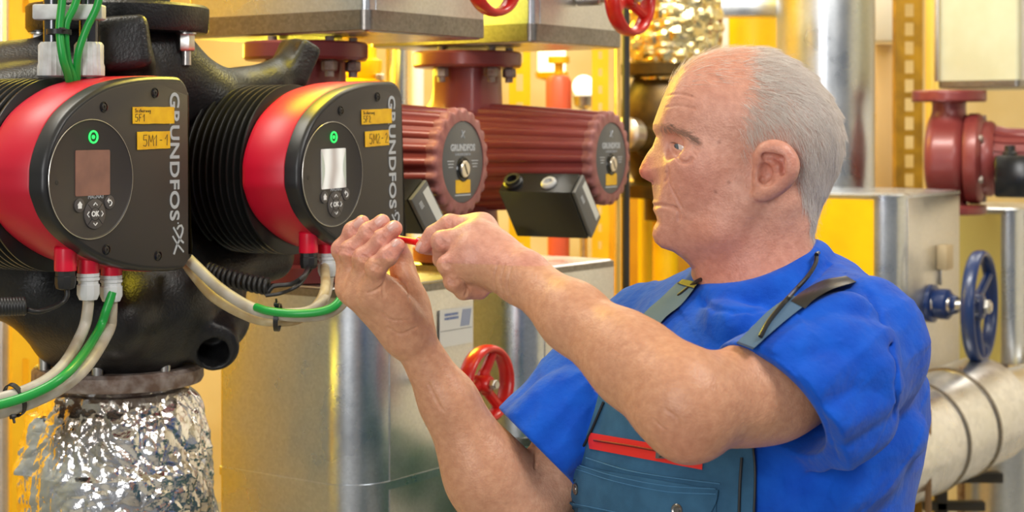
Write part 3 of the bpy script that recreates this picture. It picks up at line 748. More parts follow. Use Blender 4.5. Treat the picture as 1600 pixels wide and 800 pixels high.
    for a in (-125, -55, -10, 125, 55):
        a = math.radians(a); c_, s_ = math.cos(a)*.086, math.sin(a)*.086
        bm = nb(); hexnut(bm, T(cx+c_, cy+s_, zf-.042), .014, -.018, 0); cyl(bm, T(cx+c_, cy+s_, zf), .008, -.07, 0, 12); obj('bolt', local(bm, root), M_['rust'], root)
    return root
U3 = frame(P(720, 253, 2.79), PE, UP, PN); U4 = frame(P(952, 247, 3.21), PE, UP, PN)
ups(U3, 478, 2.95, 1.779, [(667, 280), (697, 341), (669, 366), (642, 312)], .15, 'dark red circulator pump half hidden behind the farther black pump head', 1.352)
ups(U4, 730, 3.36, 1.781, [(912.5, 272), (940, 339), (925.5, 373), (898, 301)], .15, 'dark red circulator pump with the black terminal box in full view', 1.352)
# ------------------------------------------------------------------ struts and pipes behind
def strut(label, px, Z, y0, y1, wpx, mat, slots, sw=.34, group='slotted steel struts', rot=0, yaw=0):
    """perforated channel: slots are (top,bottom) pixel rows at this distance"""
    s_ = Z/F; w_ = wpx*s_; z0 = HC+(200-y1)*s_; z1 = HC+(200-y0)*s_
    zs = [z0]; holes = []
    for a, b_ in sorted(((HC+(200-q[1])*s_, HC+(200-q[0])*s_) for q in slots)):
        if a > z0 and b_ < z1: zs += [a, b_]; holes.append(len(zs)-2)
    zs.append(z1); xs = [-w_/2, -w_*sw/2, w_*sw/2, w_/2]
    bm = nb(); d = w_*.6; t = max(.003, w_*.06)
    for back in (0, 1):
        pass
    prof = [(-w_/2, d), (-w_/2, 0), (-w_*sw/2, 0), (w_*sw/2, 0), (w_/2, 0), (w_/2, d)]
    g = [[bm.verts.new((x, y, z-z0)) for x, y in prof] for z in zs]
    for i in range(len(zs)-1):
        for j in range(5):
            if j == 2 and i in holes: continue
            bm.faces.new((g[i][j], g[i][j+1], g[i+1][j+1], g[i+1][j]))
    bmesh.ops.recalc_face_normals(bm, faces=bm.faces)
    bmesh.ops.solidify(bm, geom=bm.faces, thickness=t)
    o = P(px, 200, Z); Mx = T(o.x, o.y, z0) @ RZ(yaw)
    return obj('slotted_strut', bm, mat, None, label, 'strut', group, M=Mx, ang=30)
def pitch(y0, y1, step, ln): 
    out = []; y = y0
    while y+ln < y1: out.append((y, y+ln)); y += step
    return out
strut('ochre slotted strut at the right, beside the cream panel', 1421, 5.2, -240, 1100, 42, M_['yellowdull'], pitch(-230, 1090, 29.5, 20), .33)
strut('bright yellow slotted strut behind the farther dark red pump', 938, 4.4, -200, 1040, 26, M_['yellow'], pitch(-190, 1030, 27, 12), .22)
strut('ochre slotted strut between the farther dark red pump and the box above', 812, 4.0, -240, 1100, 34, M_['yellow'], pitch(-236, 1090, 44, 26), .3)
strut('yellow slotted strut at the left edge below the nearer pump', 40, 3.6, -300, 1290, 42, M_['yellow'], pitch(-280, 1280, 120, 60), .25)
def pipe(label, px, Z, y0, y1, wpx, mat, name='vertical_pipe', cat='pipe', joints=(), n=40, group=None):
    s_ = Z/F; o = P(px, 200, Z); r = wpx*s_/2; z0 = max(0, HC+(200-y1)*s_); z1 = min(3.3, HC+(200-y0)*s_)
    bm = nb(); prof = [(r, z0)]
    for y in sorted(joints, reverse=True):
        z = HC+(200-y)*s_; prof += [(r, z-.012), (r*1.04, z-.01), (r*1.04, z+.01), (r, z+.012)]
    prof.append((r, z1)); lathe(bm, prof, T(o.x, o.y, 0), n)
    return obj(name, bm, mat, None, label, cat, group)
pipe('wide silver insulated pipe rising behind the man\'s head', 1290, 5.0, -900, 1100, 152, M_['galv'], 'insulated_pipe')
pipe('yellow upright pipe behind the top of the man\'s head', 1178, 5.6, -900, 1100, 96, M_['yellow'])
pipe('thin white upright pipe beside the yellow pipe', 1130, 5.5, -900, 1100, 17, plain('white_pipe_paint', (.8, .78, .72), .35))
pipe('bright yellow tube beside the ochre slotted strut', 1457, 5.9, -900, 1100, 22, plain('pale_yellow_paint', rgb(246, 214, 110), .25, .3), 'upright_tube')
pipe('thin bright tube to the right of the farther dark red pump', 965, 3.9, -500, 560, 11, plain('pale_brass', rgb(240, 200, 110), .25, .7), 'upright_tube')
pipe('thin dark rod to the right of the farther dark red pump', 978, 3.7, -500, 560, 12, M_['dark'], 'upright_rod', 'rod')
pipe('grey upright pipe seen between the hanging boxes', 620, 3.9, -600, 1100, 34, M_['galv'], 'upright_tube')
pipe('white upright tube in the gap right of the grey pipe', 652, 4.6, -600, 1100, 20, plain('white_tube_paint', (.85, .84, .8), .4), 'upright_tube')
pipe('yellow pipe at the top left corner', 18, 4.2, -600, 1100, 20, M_['yellow'], 'upright_tube')
pipe('pale grey pipe at the top left corner', 3, 4.0, -600, 1100, 20, M_['galv_bright'], 'upright_tube')
# ------------------------------------------------------------------ right-hand side
r1 = casing('metal casing with the blue handwheel, behind the man\'s shoulder', 1402, 4.2, .975, 1.452, .434, .46, .06, [(.0, .012, .003, M_['galv']), (.466, .477, .005, M_['galv'])], (M_['galv'], M_['galv_bright']))
handwheel(on_end(r1, .217, .184, .135) @ RY(math.radians(7)), .136, .0125, M_['wheelblue'], 'large blue valve handwheel at the right edge', 3, .135, 35, None, 1.5)
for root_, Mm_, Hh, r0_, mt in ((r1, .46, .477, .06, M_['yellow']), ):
    bm = nb(); slab(bm, rrect(r0_+.002, .004, Mm_-.012, Hh-.014, .003), 0, .0022, frame((-.0004, 0, 0), (0, 1, 0), (0, 0, 1), (1, 0, 0)) @ T(0, 0, -.0022), .0006); obj('side_reflection', bm, mt, root_, 'bright yellow wall reflection painted on the side')  # reflection of the yellow wall, put in as a painted slab
bm = nb(); lathe(bm, [(.05, .0), (.05, .012), (.036, .016), (.040, .03), (.040, .05), (.026, .062), (.022, .075)], on_end(r1, .217, .184, .001), 28); bn = obj('bonnet', local(bm, r1), M_['wheelblue'], r1, 'dark blue valve bonnet')
br = thing('lock_bracket', 'small beige metal bracket on the casing above the blue handwheel spindle', 'bracket', on_end(r1, .285, .302, .002))
bm = nb(); box(bm, T(0, 0, .014), .052, .066, .028, .003); obj('block', bm, plain('beige_metal', rgb(196, 176, 140), .4, .3), br)
bm = nb(); box(bm, T(0, -.05, .004), .012, .05, .006, .001); obj('tongue', bm, M_['steel'], br)
r2 = casing('pale yellowish casing at the right edge, behind the blue handwheel', 1592, 5.1, .89, 1.372, .4, .5, .05, [(.47, .482, .006, M_['galv'])], (M_['galv'], M_['galv_bright']))
bm = nb(); slab(bm, rrect(.055, .004, .488, .466, .003), 0, .0022, frame((-.0004, 0, 0), (0, 1, 0), (0, 0, 1), (1, 0, 0)) @ T(0, 0, -.0022), .0006); obj('side_reflection', bm, plain('straw_reflection', rgb(222, 206, 120), .45), r2, 'straw yellow wall reflection painted on the side')  # paler wall reflection, painted on the same way
r3 = casing('pale square casing hanging at the top right corner', 1592, 4.7, 1.735, 2.2, .34, .235, .012, [(0, .022, .004, M_['galv_dark'])], (plain('sage_panel', rgb(206, 206, 178), .5, .1, rgb(198, 196, 164), 9), M_['galv_bright']))
bm = nb(); o = r3.matrix_world @ Vector((-.006, .238, 0)); box(bm, frame(o+V(0, 0, .24), CE, -CN, UP), .012, .012, .44, .002); obj('edge_strip', local(bm, r3), M_['galv_bright'], r3)
neck(r1, 0, .975, .08, 'steel pipe stub under the casing with the blue handwheel'); neck(r2, 0, .89, .08, 'steel pipe stub under the yellowish casing at the right edge'); neck(r3, 2.2, 3.3, .08, 'riser above the pale hanging casing at the top right')
# dark red pump at the right edge, its motor pointing to the right
Zp = 4.75; ctr = P(1556, 248, Zp); AXm = Vector((.93, -.36, 0)).normalized()
Mp = zframe(ctr, AXm); rp_ = thing('circulator_pump', 'dark red pump with ribbed motor at the right edge above the yellowish casing', 'pump', Mp, 'dark red circulator pumps on the valve row')
n = 20; star = []
for i in range(n):
    for da, rr in ((-.5, .94), (-.3, .94), (-.2, 1.0), (.2, 1.0), (.3, .94)): a = 2*math.pi*(i+da)/n; star.append((rr*math.cos(a), rr*math.sin(a)))
bm = nb(); loft(bm, [[Vector((x*r_, y*r_, c)) for x, y in star] for c, r_ in ((0, .095), (.03, .088), (.3, .08), (.31, .07))]); obj('motor_barrel', bm, M_['ups'], rp_)
bm = nb(); lathe(bm, [(.09, -.085), (.125, -.08), (.13, -.07), (.13, -.045), (.122, -.035), (.108, -.03), (.108, -.012), (.1, 0), (.07, .0)], I4, 48); obj('motor_flange', bm, M_['ups'], rp_)
sv = SDF(); q = Mp @ V(0, 0, -.13)
sv.add(Cyl(Mp @ V(0, 0, -.19), Mp @ V(0, 0, -.08), .118, .03), .02); sv.add(Cyl((q.x, q.y, 1.372), (q.x, q.y, 1.70), .048, .004), .03)
sv.add(Cyl((q.x, q.y, 1.695), (q.x, q.y, 1.728), .105, .004), .006); sv.add(Cyl((q.x, q.y, 1.373), (q.x, q.y, 1.40), .105, .004), .006)
me_v = sv.mesh(.006, 'volute'); me_v.transform(Mp.inverted()); mobj('volute', me_v, M_['ups'], rp_, ang=0)
bm = nb(); box(bm, Mp.inverted() @ zframe(P(1592, 275, 4.58), AXm) @ T(0, 0, 0), .13, .115, .12, .008); tb = obj('terminal_box', bm, M_['blackgloss'], rp_, 'black terminal box')
bm = nb(); lathe(bm, [(.02, 0), (.02, .02), (.015, .024), (.014, .04)], Mp.inverted() @ zframe(P(1578, 250, 4.56), (0, 0, 1)), 20); obj('cable_gland', bm, M_['rubber'], tb)
for a in (30, 90, 150, 210, 270, 330):
    a = math.radians(a); bm = nb(); hexnut(bm, T(.115*math.cos(a), .115*math.sin(a), -.038), .011, 0, .012); obj('bolt', bm, M_['rust'], rp_)
# insulated pipe run at the lower right
def piperun(name, label, pts, r, mat, bands, cat='pipe', wid=.012):
    root = thing(name, label, cat, Vector((pts[0].x, pts[0].y, 0))); sp = smooth_path(pts, 8)
    bm = nb(); tube(bm, sp, r, 48); obj('sleeve', local(bm, root), mat, root)
    for i in bands:
        d = (sp[min(i+1, len(sp)-1)]-sp[max(i-1, 0)]).normalized(); bm = nb(); lathe(bm, [(r*.98, -wid), (r+.004, -wid*.8), (r+.004, wid*.8), (r*.98, wid)], zframe(sp[i], d), 48); obj('band', local(bm, root), M_['galv_dark'], root)
    return root
silv = galv('insulation_jacket', (.70, .70, .70), (.84, .84, .84), .3, 60)
piperun('insulated_pipe', 'fat silver insulated pipe at the lower right beside the man\'s back', [P(1250, 745, 3.75), P(1380, 705, 3.95), P(1440, 682, 4.1), P(1500, 655, 4.22), P(1535, 640, 4.3)], .138, silv, (15, 22), wid=.006)
piperun('insulated_pipe', 'slimmer silver pipe running off the right edge behind the fat one', [P(1525, 628, 4.36), P(1570, 618, 4.6), P(1700, 585, 5.2)], .072, silv, (4,), wid=.006)
bm = nb(); pts = [P(1450, 640, 3.88)+V(0, 0, 0), P(1450, 700, 3.86), P(1451, 900, 3.86), P(1452, 1275, 3.86)]; tube(bm, pts, .008, 8); obj('hanger_rod', bm, plain('brown_rod', rgb(130, 100, 70), .5, .3), None, 'thin brown rod hanging beside the fat insulated pipe', 'rod')
pr_ = thing('pipe_support', 'dark steel bracket under the insulated pipe at the lower right', 'bracket', Vector((P(1470, 800, 4.3).x, 4.3, 0)))
bm = nb(); box(bm, frame((P(1505, 745, 4.35)), (1, 0, 0), (0, 1, 0), (0, 0, 1)), .20, .04, .026, .003); obj('crossbar', local(bm, pr_), M_['dark'], pr_)
bm = nb(); b0 = P(1470, 745, 4.35); box(bm, T(b0.x, b0.y, b0.z/2), .03, .03, b0.z, .003); obj('post', local(bm, pr_), M_['dark'], pr_)
bm = nb(); b0 = P(1490, 790, 4.35); box(bm, T(b0.x, b0.y, b0.z), .16, .03, .024, .003); obj('crossbar', local(bm, pr_), M_['dark'], pr_)
pipe('silver drum of insulation under the slim pipe at the lower right corner', 1570, 4.9, 688, 1300, 120, M_['galv'], 'insulation_drum')
# panels, cabinet and valves in the background
def panel(name, label, px0, px1, y0, y1, Z, mat, cat, d=.12, bev=.006, fr=None):
    a, b_ = P(px0, y1, Z), P(px1, y0, Z); root = thing(name, label, cat, Vector(((a.x+b_.x)/2, Z+d/2, max(a.z, 0))))
    bm = nb(); z0 = max(a.z, 0); box(bm, T((a.x+b_.x)/2, Z+d/2, (z0+b_.z)/2), b_.x-a.x, d, b_.z-z0, bev); obj('carcass', local(bm, root), mat, root)
    return root, a, b_
cab, a, b_ = panel('metal_cabinet', 'bright yellow cabinet behind the man\'s chin', 950, 1150, 286, 1100, 5.0, M_['yellow'], 'cabinet', .4)
bm = nb(); box(bm, T((a.x+b_.x)/2, 4.99, (max(a.z, 0)+b_.z)/2), (b_.x-a.x)*.94, .02, (b_.z-max(a.z, 0))*.96, .004); dr = obj('door', local(bm, cab), M_['yellow'], cab)
bm = nb(); cyl(bm, T(P(1085, 400, 4.96).x, 4.965, P(1085, 400, 4.96).z) @ T(0, 0, -.06), .008, 0, .12, 12); o = obj('handle', local(bm, cab), M_['steel'], dr)
panel('access_panel', 'cream panel between the silver pipe and the ochre strut', 1368, 1404, 68, 330, 6.0, M_['cream'], 'panel', .05)
panel('access_panel', 'pale grey duct end above the cream panel', 1364, 1408, -60, 64, 5.9, plain('pale_duct', rgb(214, 208, 192), .5), 'panel', .1)
pipe('pale yellow tube in front of the yellow cabinet', 1008, 4.92, 300, 1100, 22, plain('lemon_paint', rgb(250, 212, 30), .3), 'upright_tube')
# valve assembly with foil and dark body behind the man's forehead
va = thing('strainer_valve', 'dark bronze valve body in the shade behind the man\'s forehead', 'valve', P(1040, 290, 4.7))
brz = plain('dark_bronze', rgb(92, 70, 26), .4, .6, rgb(60, 44, 16), 20)
bm = nb(); c = P(1040, 200, 4.7); lathe(bm, [(.06, 1.36), (.06, 1.42), (.13, 1.425), (.13, 1.46), (.09, 1.47), (.125, 1.54), (.135, 1.62), (.125, 1.70), (.09, 1.76), (.13, 1.77), (.13, 1.80), (.07, 1.81)], T(c.x, c.y, 0), 40); obj('body', local(bm, va), brz, va)
bm = nb(); lathe(bm, [(.036, 0), (.036, 1.362)], T(c.x, c.y, 0), 28); obj('stem', local(bm, va), M_['yellow'], va, 'yellow painted pipe stem')
bm = nb(); tube(bm, [P(1000, 215, 4.55), P(1040, 235, 4.7)], [.035, .06], 20); obj('branch', local(bm, va), brz, va)
bm = nb(); lathe(bm, [(.03, 0), (.045, .01), (.045, .05), (.03, .06)], zframe(P(992, 211, 4.53), (-.6, -.8, .1)), 24); obj('cap', local(bm, va), M_['brass'], va)
bm = nb(); rings = []; c0 = P(1052, 70, 4.7); NA, NZ = 90, 60
for i in range(NZ):
    t = i/(NZ-1); rr_ = []
    for j in range(NA):
        a = 2*math.pi*j/NA; p = Vector((math.cos(a)*.12, math.sin(a)*.12, t*.30)); v = mn.voronoi(p*24)[0]; r_ = .105+.03*math.sin(math.pi*t)+.02*(v[1]-v[0]); rr_.append(Vector((c0.x+math.cos(a)*r_, c0.y+math.sin(a)*r_, c0.z-.10+t*.30)))
    rings.append(rr_)
loft(bm, rings); ff = galv('gold_foil', (.8, .62, .25), (.9, .8, .5), .22, 40, .5); obj('foil_wrap', local(bm, va), ff, va, 'glittering foil wrap', ang=12)
# beam along the top behind
bm = nb(); a = P(990, 14, 5.2); b2 = P(1125, 20, 5.2); box(bm, T((a.x+b2.x)/2, 5.2, a.z), 1.2, .12, .05, .004); obj('support_rail', bm, M_['galv'], None, 'grey horizontal rail at the top, behind the foil-wrapped valve', 'rail')
# brass and small fittings between the hanging boxes and the pumps
bf = thing('pipe_fitting', 'yellow flanged pipe fitting behind the nearer dark red pump', 'fitting', P(562, 150, 3.7))
c = P(562, 100, 3.7); bm = nb(); lathe(bm, [(.035, 0), (.035, 1.70), (.06, 1.705), (.06, 1.725), (.04, 1.73), (.05, 1.75), (.05, 1.77), (.038, 1.775), (.038, 1.95)], T(c.x, c.y, 0), 32); obj('body', local(bm, bf), M_['yellow'], bf)
for dx in (-.045, .045): bm = nb(); hexnut(bm, T(c.x+dx, c.y-.03, 1.725), .012, 0, .014); obj('bolt', local(bm, bf), M_['brass'], bf)
ga = thing('actuator', 'orange-red valve actuator seen between the farther dark red pump and the yellow strut', 'actuator', P(872, 170, 4.6))
c = P(873, 145, 4.6); bm = nb(); lathe(bm, [(.03, 0), (.03, c.z-.05), (.036, c.z-.045), (.036, c.z+.03), (.028, c.z+.045), (.01, c.z+.05)], T(c.x, c.y, 0), 28); obj('housing', local(bm, ga), plain('orange_red', rgb(222, 96, 62), .4), ga)
bm = nb(); lathe(bm, [(.012, c.z+.05), (.012, c.z+.08), (.03, c.z+.082), (.03, c.z+.1)], T(c.x, c.y, 0), 24); obj('cap', local(bm, ga), M_['yellow'], ga)
lamp = thing('bulkhead_lamp', 'small glowing white lamp behind the farther dark red pump', 'lamp', P(912, 135, 5.2)); c = P(912, 135, 5.2)
bm = nb(); bmesh.ops.create_uvsphere(bm, u_segments=24, v_segments=16, radius=.035, matrix=T(*c)); obj('globe', local(bm, lamp), emit('warm_glow', (1, .93, .75), 2.2), lamp)
bm = nb(); lathe(bm, [(.012, 0), (.012, c.z-.07), (.03, c.z-.06), (.034, c.z-.03), (.025, c.z-.024)], T(c.x, c.y, 0), 24); obj('base', local(bm, lamp), M_['steel'], lamp)
lp2 = thing('bulkhead_lamp', 'white cylindrical lamp above the orange-red actuator', 'lamp', P(862, 98, 5.4)); c = P(862, 98, 5.4)
bm = nb(); lathe(bm, [(.04, c.z-.03), (.045, c.z-.025), (.045, c.z+.06), (.04, c.z+.065)], T(c.x, c.y, 0), 24); obj('globe', local(bm, lp2), emit('pale_glow', (1, .9, .6), 2.2), lp2)
bm = nb(); lathe(bm, [(.014, 0), (.014, c.z-.06), (.05, c.z-.05), (.055, c.z-.032), (.03, c.z-.03)], T(c.x, c.y, 0), 24); obj('base', local(bm, lp2), M_['yellow'], lp2)
# ------------------------------------------------------------------ the man
HZ = 1.93
ho = P(1150, 250, HZ); hv = Vector((ho.x, ho.y, 0)).normalized(); HS = -hv; HF = Vector((-hv.y, hv.x, 0)); HF = HF if HF.x < 0 else -HF
KH = HZ/F
def H(px, py, s=0.):
    """point of the head: photo pixel seen at lateral distance s from the head's middle plane (+ towards his left ear)"""
    r = Vector(((px-800)/F, 1, (200-py)/F)); c = Vector((0, 0, HC)); t = (s+(ho-c).dot(HS))/r.dot(HS); return c+r*t
def mir(p): d = (Vector(p)-ho).dot(HS); return Vector(p)-HS*2*d
HAX = (HF, HS, UP)
body = SDF()
def both(mk, pts, op='add', k=.01):
    getattr(body, op)(mk(*pts), k); getattr(body, op)(mk(*[mir(p) for p in pts]), k)
# cranium and face masses
body.add(Elp(H(1180, 188), (.0985, .077, .086), HAX), .01)
body.add(Elp(H(1210, 205), (.083, .076, .082), HAX), .02)
body.add(Elp(H(1095, 175), (.058, .061, .064), HAX), .04)
body.add(Elp(H(1100, 275), (.066, .056, .088), HAX), .04)
body.add(Elp(H(1060, 355), (.036, .032, .036), HAX), .03)
body.add(Elp(H(1055, 312), (.036, .034, .040), HAX), .025)
for s in (1, -1):
    body.add(Elp(H(1092, 258, .050*s), (.030, .018, .020), HAX), .03)
    body.add(Elp(H(1118, 305, .036*s), (.045, .027, .048), HAX), .03)
    body.add(Cap(H(1168, 318, .052*s), H(1130, 362, .044*s), .018, .017), .03)
    body.add(Cap(H(1130, 362, .044*s), H(1062, 376, .018*s), .017, .015), .03)
    body.add(Cap(H(1028, 197, .006*s), H(1048, 197, .026*s), .010, .0105), .015)
    body.add(Cap(H(1048, 197, .026*s), H(1082, 214, .048*s), .0105, .008), .012)
# nose
body.add(Cap(H(1036, 212), H(1016, 262), .0085, .0115), .016)
body.add(Elp(H(1013, 266), (.0135, .0115, .0115), HAX), .01)
for s in (1, -1):
    body.add(Elp(H(1034, 271, .0125*s), (.0135, .0080, .0112), HAX), .005); body.sub(Elp(H(1027, 285, .008*s), (.006, .0035, .0035), HAX), .003)
    body.add(Cap(H(1042, 225, .012*s), H(1040, 262, .017*s), .008, .012), .016)
body.add(Cap(H(1012, 276), H(1028, 286), .006, .006), .006)
# lips
for s in (1, -1):
    body.add(Cap(H(1026, 315, 0), H(1044, 320, .015*s), .006, .0045), .008); body.add(Cap(H(1044, 320, .015*s), H(1056, 324, .023*s), .0045, .003), .006)
    body.add(Cap(H(1028, 328, 0), H(1044, 328.5, .014*s), .0065, .0055), .008); body.add(Cap(H(1044, 328.5, .014*s), H(1056, 326, .022*s), .0055, .003), .006)
# exact profile in the middle plane
PROF = [(1133, 73), (1110, 79), (1091, 87), (1065, 103), (1046.6, 128), (1033.5, 158), (1026, 178), (1020, 194), (1019.5, 203), (1025, 213), (1019.5, 228), (1010.5, 240), (1003, 253), (998.5, 264), (998.5, 270), (1002, 277), (1010, 281.5), (1018, 285.5), (1019.5, 297), (1021, 310), (1019.2, 316), (1021.5, 320.5), (1020.2, 327), (1025, 337), (1027, 344.5), (1021.5, 355), (1019, 366), (1023.5, 378), (1034, 387), (1052, 393), (1067, 403.5), (1085, 416), (1095, 445), (1098, 520), (1290, 520), (1270, 395), (1270, 360), (1278, 330), (1296, 295), (1311, 258), (1316, 224), (1314, 197), (1303, 166), (1285, 139), (1260, 112), (1230, 91), (1196, 77), (1165, 72)]
PU = np.array([((H(x, y)-ho).dot(HF), (H(x, y)-ho).z) for x, y in PROF])
def dpoly(q, V_):
    d = np.full(len(q), 1e9); ins = np.zeros(len(q), bool); n = len(V_)
    for i in range(n):
        a, b = V_[i], V_[(i+1) % n]; e = b-a; w_ = q-a; t = np.clip(w_ @ e/(e @ e), 0, 1)
        d = np.minimum(d, ((w_-t[:, None]*e)**2).sum(1))
        c = ((a[1] > q[:, 1]) != (b[1] > q[:, 1])) & (q[:, 0] < (b[0]-a[0])*(q[:, 1]-a[1])/(b[1]-a[1] if b[1] != a[1] else 1e-9)+a[0]); ins ^= c
    return np.sqrt(d)*np.where(ins, -1, 1)
hoA, HFA, HSA = A3(ho), A3(HF), A3(HS)
def uws(p): q = p-hoA; return q @ HFA, q[:, 2], q @ HSA
nzc = uws(A3(H(1010, 250))[None])
def prof_clip(p):
    u, w_, s = uws(p); g = np.exp(-((u-nzc[0])/.016)**2-((w_-nzc[1])/.03)**2)
    return dpoly(np.stack([u, w_], 1), PU)+s*s/2*(g/.011+(1-g)/.14)
# neck before the clip
body.add(Cap(H(1205, 290), H(1188, 500), .060, .066), .03)
body.add(Cap(H(1120, 385), H(1138, 480), .028, .034), .04)
for s in (1, -1): body.add(Cap(H(1222, 318, .052*s), H(1135, 468, .026*s), .011, .010), .022)
body.cut(Fn(prof_clip), .004)
# eyes
def axes_rot(deg):
    a = math.radians(deg); return (HF*math.cos(a)+UP*math.sin(a), HS, UP*math.cos(a)-HF*math.sin(a))
EYE = [H(1069, 230, .0305), H(1069, 230, -.0305)]
for s, e in ((1, EYE[0]), (-1, EYE[1])):
    body.sub(Elp(H(1055, 229, .047*s), (.020, .014, .0135), axes_rot(14)), .016)
    body.add(Elp(e, (.0139, .0139, .0132), HAX), .004)
    body.add(Elp(H(1071, 245, .0375*s), (.0105, .0075, .0075), HAX), .006)
    body.add(Cap(H(1046, 209, .027*s), H(1086, 222, .046*s), .0065, .0045), .006)
    body.sub(Elp(H(1059, 229, .045*s), (.0088, .0125, .0029), axes_rot(20)), .0016)
    body.sub(Cap(H(1050, 219, .042*s), H(1083, 230, .050*s), .0008), .0025)
# ears
for s in (1, -1):
    def E(px, py, d=0.): return H(px, py, .0735+d) if s > 0 else mir(H(px, py, .0735+d))
    body.add(Elp(E(1206, 266, .004), (.019, .0075, .030), HAX), .006)
    hel = [E(1190, 262, .004), E(1189, 246, .008), E(1196, 235, .012), E(1210, 231.5, .015), E(1225, 237, .017), E(1234, 250, .018), E(1235, 264, .018), E(1229, 279, .015), E(1215, 291, .011), E(1201, 299, .008)]
    hel = smooth_path(hel, 3)
    body.chain(hel, [.0036+.0012*min(1, i_/12) for i_ in range(len(hel))], .006, .010)
    body.add(Elp(E(1191, 302, .005), (.010, .0055, .0085), HAX), .008)
    body.add(Cap(E(1184, 272, .003), E(1184, 284, .004), .0042, .0045), .007)
    body.sub(Elp(E(1199, 272, .013), (.0098, .009, .0125), HAX), .005)
    body.sub(Cap(E(1198, 245, .017), E(1222, 248, .020), .0052), .004); body.sub(Cap(E(1222, 248, .020), E(1224, 268, .020), .0044), .004)
    body.chain([E(1204, 252, .011), E(1214, 262, .014), E(1213, 278, .012), E(1203, 288, .009)], [.003, .0042, .004, .003], .005)
    body.sub(Elp(E(1192, 280, .010), (.004, .008, .004), HAX), .003)
# facial lines
def groove(pts, r, k=.004, s0=1.2, lift=0., sym=False, kk=5):
    q = smooth_path([(x, y, 0) for x, y in pts], kk); w_ = body.trace([p.x for p in q], [p.y for p in q], s0, lift=lift)
    pr = [Cap(w_[i], w_[i+1], r) for i in range(len(w_)-1)]
    if sym: pr += [Cap(mir(w_[i]), mir(w_[i+1]), r) for i in range(len(w_)-1)]
    return pr
GR = []
GR += [(p, .0024) for p in groove([(1041, 270), (1047, 290), (1056, 308), (1066, 326)], .0009, sym=True)]
GR += [(p, .003) for p in groove([(1022.5, 320.5), (1036, 321), (1050, 324), (1057, 327)], .0011, sym=True)]
GR += [(p, .003) for p in groove([(1043, 263), (1043, 275), (1038, 284)], .0008, sym=True)]
GR += [(p, .003) for p in groove([(1056, 241), (1062, 252), (1074, 254), (1081, 247)], .0007, sym=True)]
GR += [(p, .003) for p in groove([(1059, 331), (1061, 338), (1060, 344)], .0005, sym=True)]
for a in ([(1084, 231), (1092, 236)], [(1084, 226), (1094, 226)], [(1082, 236), (1088, 244)]): GR += [(p, .002) for p in groove(a, .0005, sym=True)]
for a in ([(1100, 425), (1112, 440), (1128, 450)], [(1104, 412), (1122, 430), (1136, 436)], [(1112, 447), (1122, 440)]): GR += [(p, .004) for p in groove(a, .0012)]
for y0 in (150, 168): GR += [(p, .0022) for p in groove([(1040, y0), (1060, y0-3), (1085, y0+2)], .0003)]
for p, k in GR: body.sub(p, k)
# --- arms
def Q(px, py, Z): return P(px, py, Z)
LS, LE, LW = Q(1345, 568, 1.80), Q(1069, 632, 1.615), Q(822, 437, 1.775)
RS, RE_, RW = Q(1015, 525, 2.06), Q(812, 822, 1.95), Q(641, 522, 1.915)
def lerp(a, b, t): return a+(b-a)*t
torso_core = [LS, Q(1200, 500, 1.95), RS]
body.chain(torso_core, [.05, .06, .05], .05)
body.add(Cap(H(1188, 470), Q(1170, 700, 1.94), .06, .08), .05)
body.chain([LS, lerp(LS, LE, .55), LE], [.046, .043, .043], .03)
body.add(Elp(lerp(LS, LE, .6)+V(0, 0, -.012), (.095, .043, .046), axes((LE-LS), (0, 1, 0))[2:]+axes((LE-LS), (0, 1, 0))[:2]), .03)
body.chain([LE, lerp(LE, LW, .3), lerp(LE, LW, .68), LW], [.0400, .0410, .0335, .0262], .04, .02)
body.add(Cap(lerp(LE, LW, .02)+V(-.005, 0, .02), lerp(LE, LW, .38)+V(0, 0, .01), .026, .027), .03)      # brachioradialis
body.add(Elp(Q(1082, 688, 1.612), (.020, .018, .015)), .03)                                                  # point of the elbow
body.chain([RS, lerp(RS, RE_, .5), RE_], [.05, .046, .042], .03)
body.chain([RE_, lerp(RE_, RW, .28), lerp(RE_, RW, .65), RW], [.041, .043, .031, .0225], .03, .02)
body.add(Cap(lerp(RE_, RW, .03)+V(.018, 0, .0), lerp(RE_, RW, .33)+V(.006, 0, 0), .026, .024), .03)
body.add(Elp(Q(735, 742, 1.935), (.02, .03, .045), [Vector((1, 0, .3)).normalized(), Vector((0, 1, 0)), Vector((-.3, 0, 1)).normalized()]), .04)
# --- left hand (nearer, knuckles towards the camera)
LH = {'index': [(752, 357, 1.838, .0135), (703, 350, 1.846, .0108), (677, 366, 1.852, .0096), (660, 386, 1.853, .0078)],
      'middle': [(744, 367, 1.815, .0135), (690, 377, 1.812, .0115), (691, 405, 1.835, .010), (708, 414, 1.858, .0085)],
      'ring': [(736, 388, 1.800, .0130), (699, 414, 1.796, .0108), (709, 440, 1.815, .0095), (731, 440, 1.842, .008)],
      'little': [(731, 411, 1.797, .0120), (708, 440, 1.797, .0098), (724, 455, 1.808, .0088), (750, 457, 1.820, .0078)],
      'thumb': [(788, 420, 1.835, .016), (735, 396, 1.882, .0135), (692, 386, 1.888, .011), (667, 386, 1.877, .009)]}
for nme, j in LH.items():
    pts = [Q(a, b, c) for a, b, c, d in j]; r = [d for a, b, c, d in j]
    body.chain(pts, r, .005, .004)
    if nme != 'thumb': body.add(Cap(lerp(LW, pts[0], .12), pts[0], .020, r[0]*1.08), .016)
    else: body.add(Cap(LW, pts[0], .02, .018), .02)
body.add(Elp(Q(768, 408, 1.808), (.036, .021, .026), [Vector((.77, 0, -.5)).normalized(), Vector((0, 1, 0)), Vector((.5, 0, .77)).normalized()]), .02)
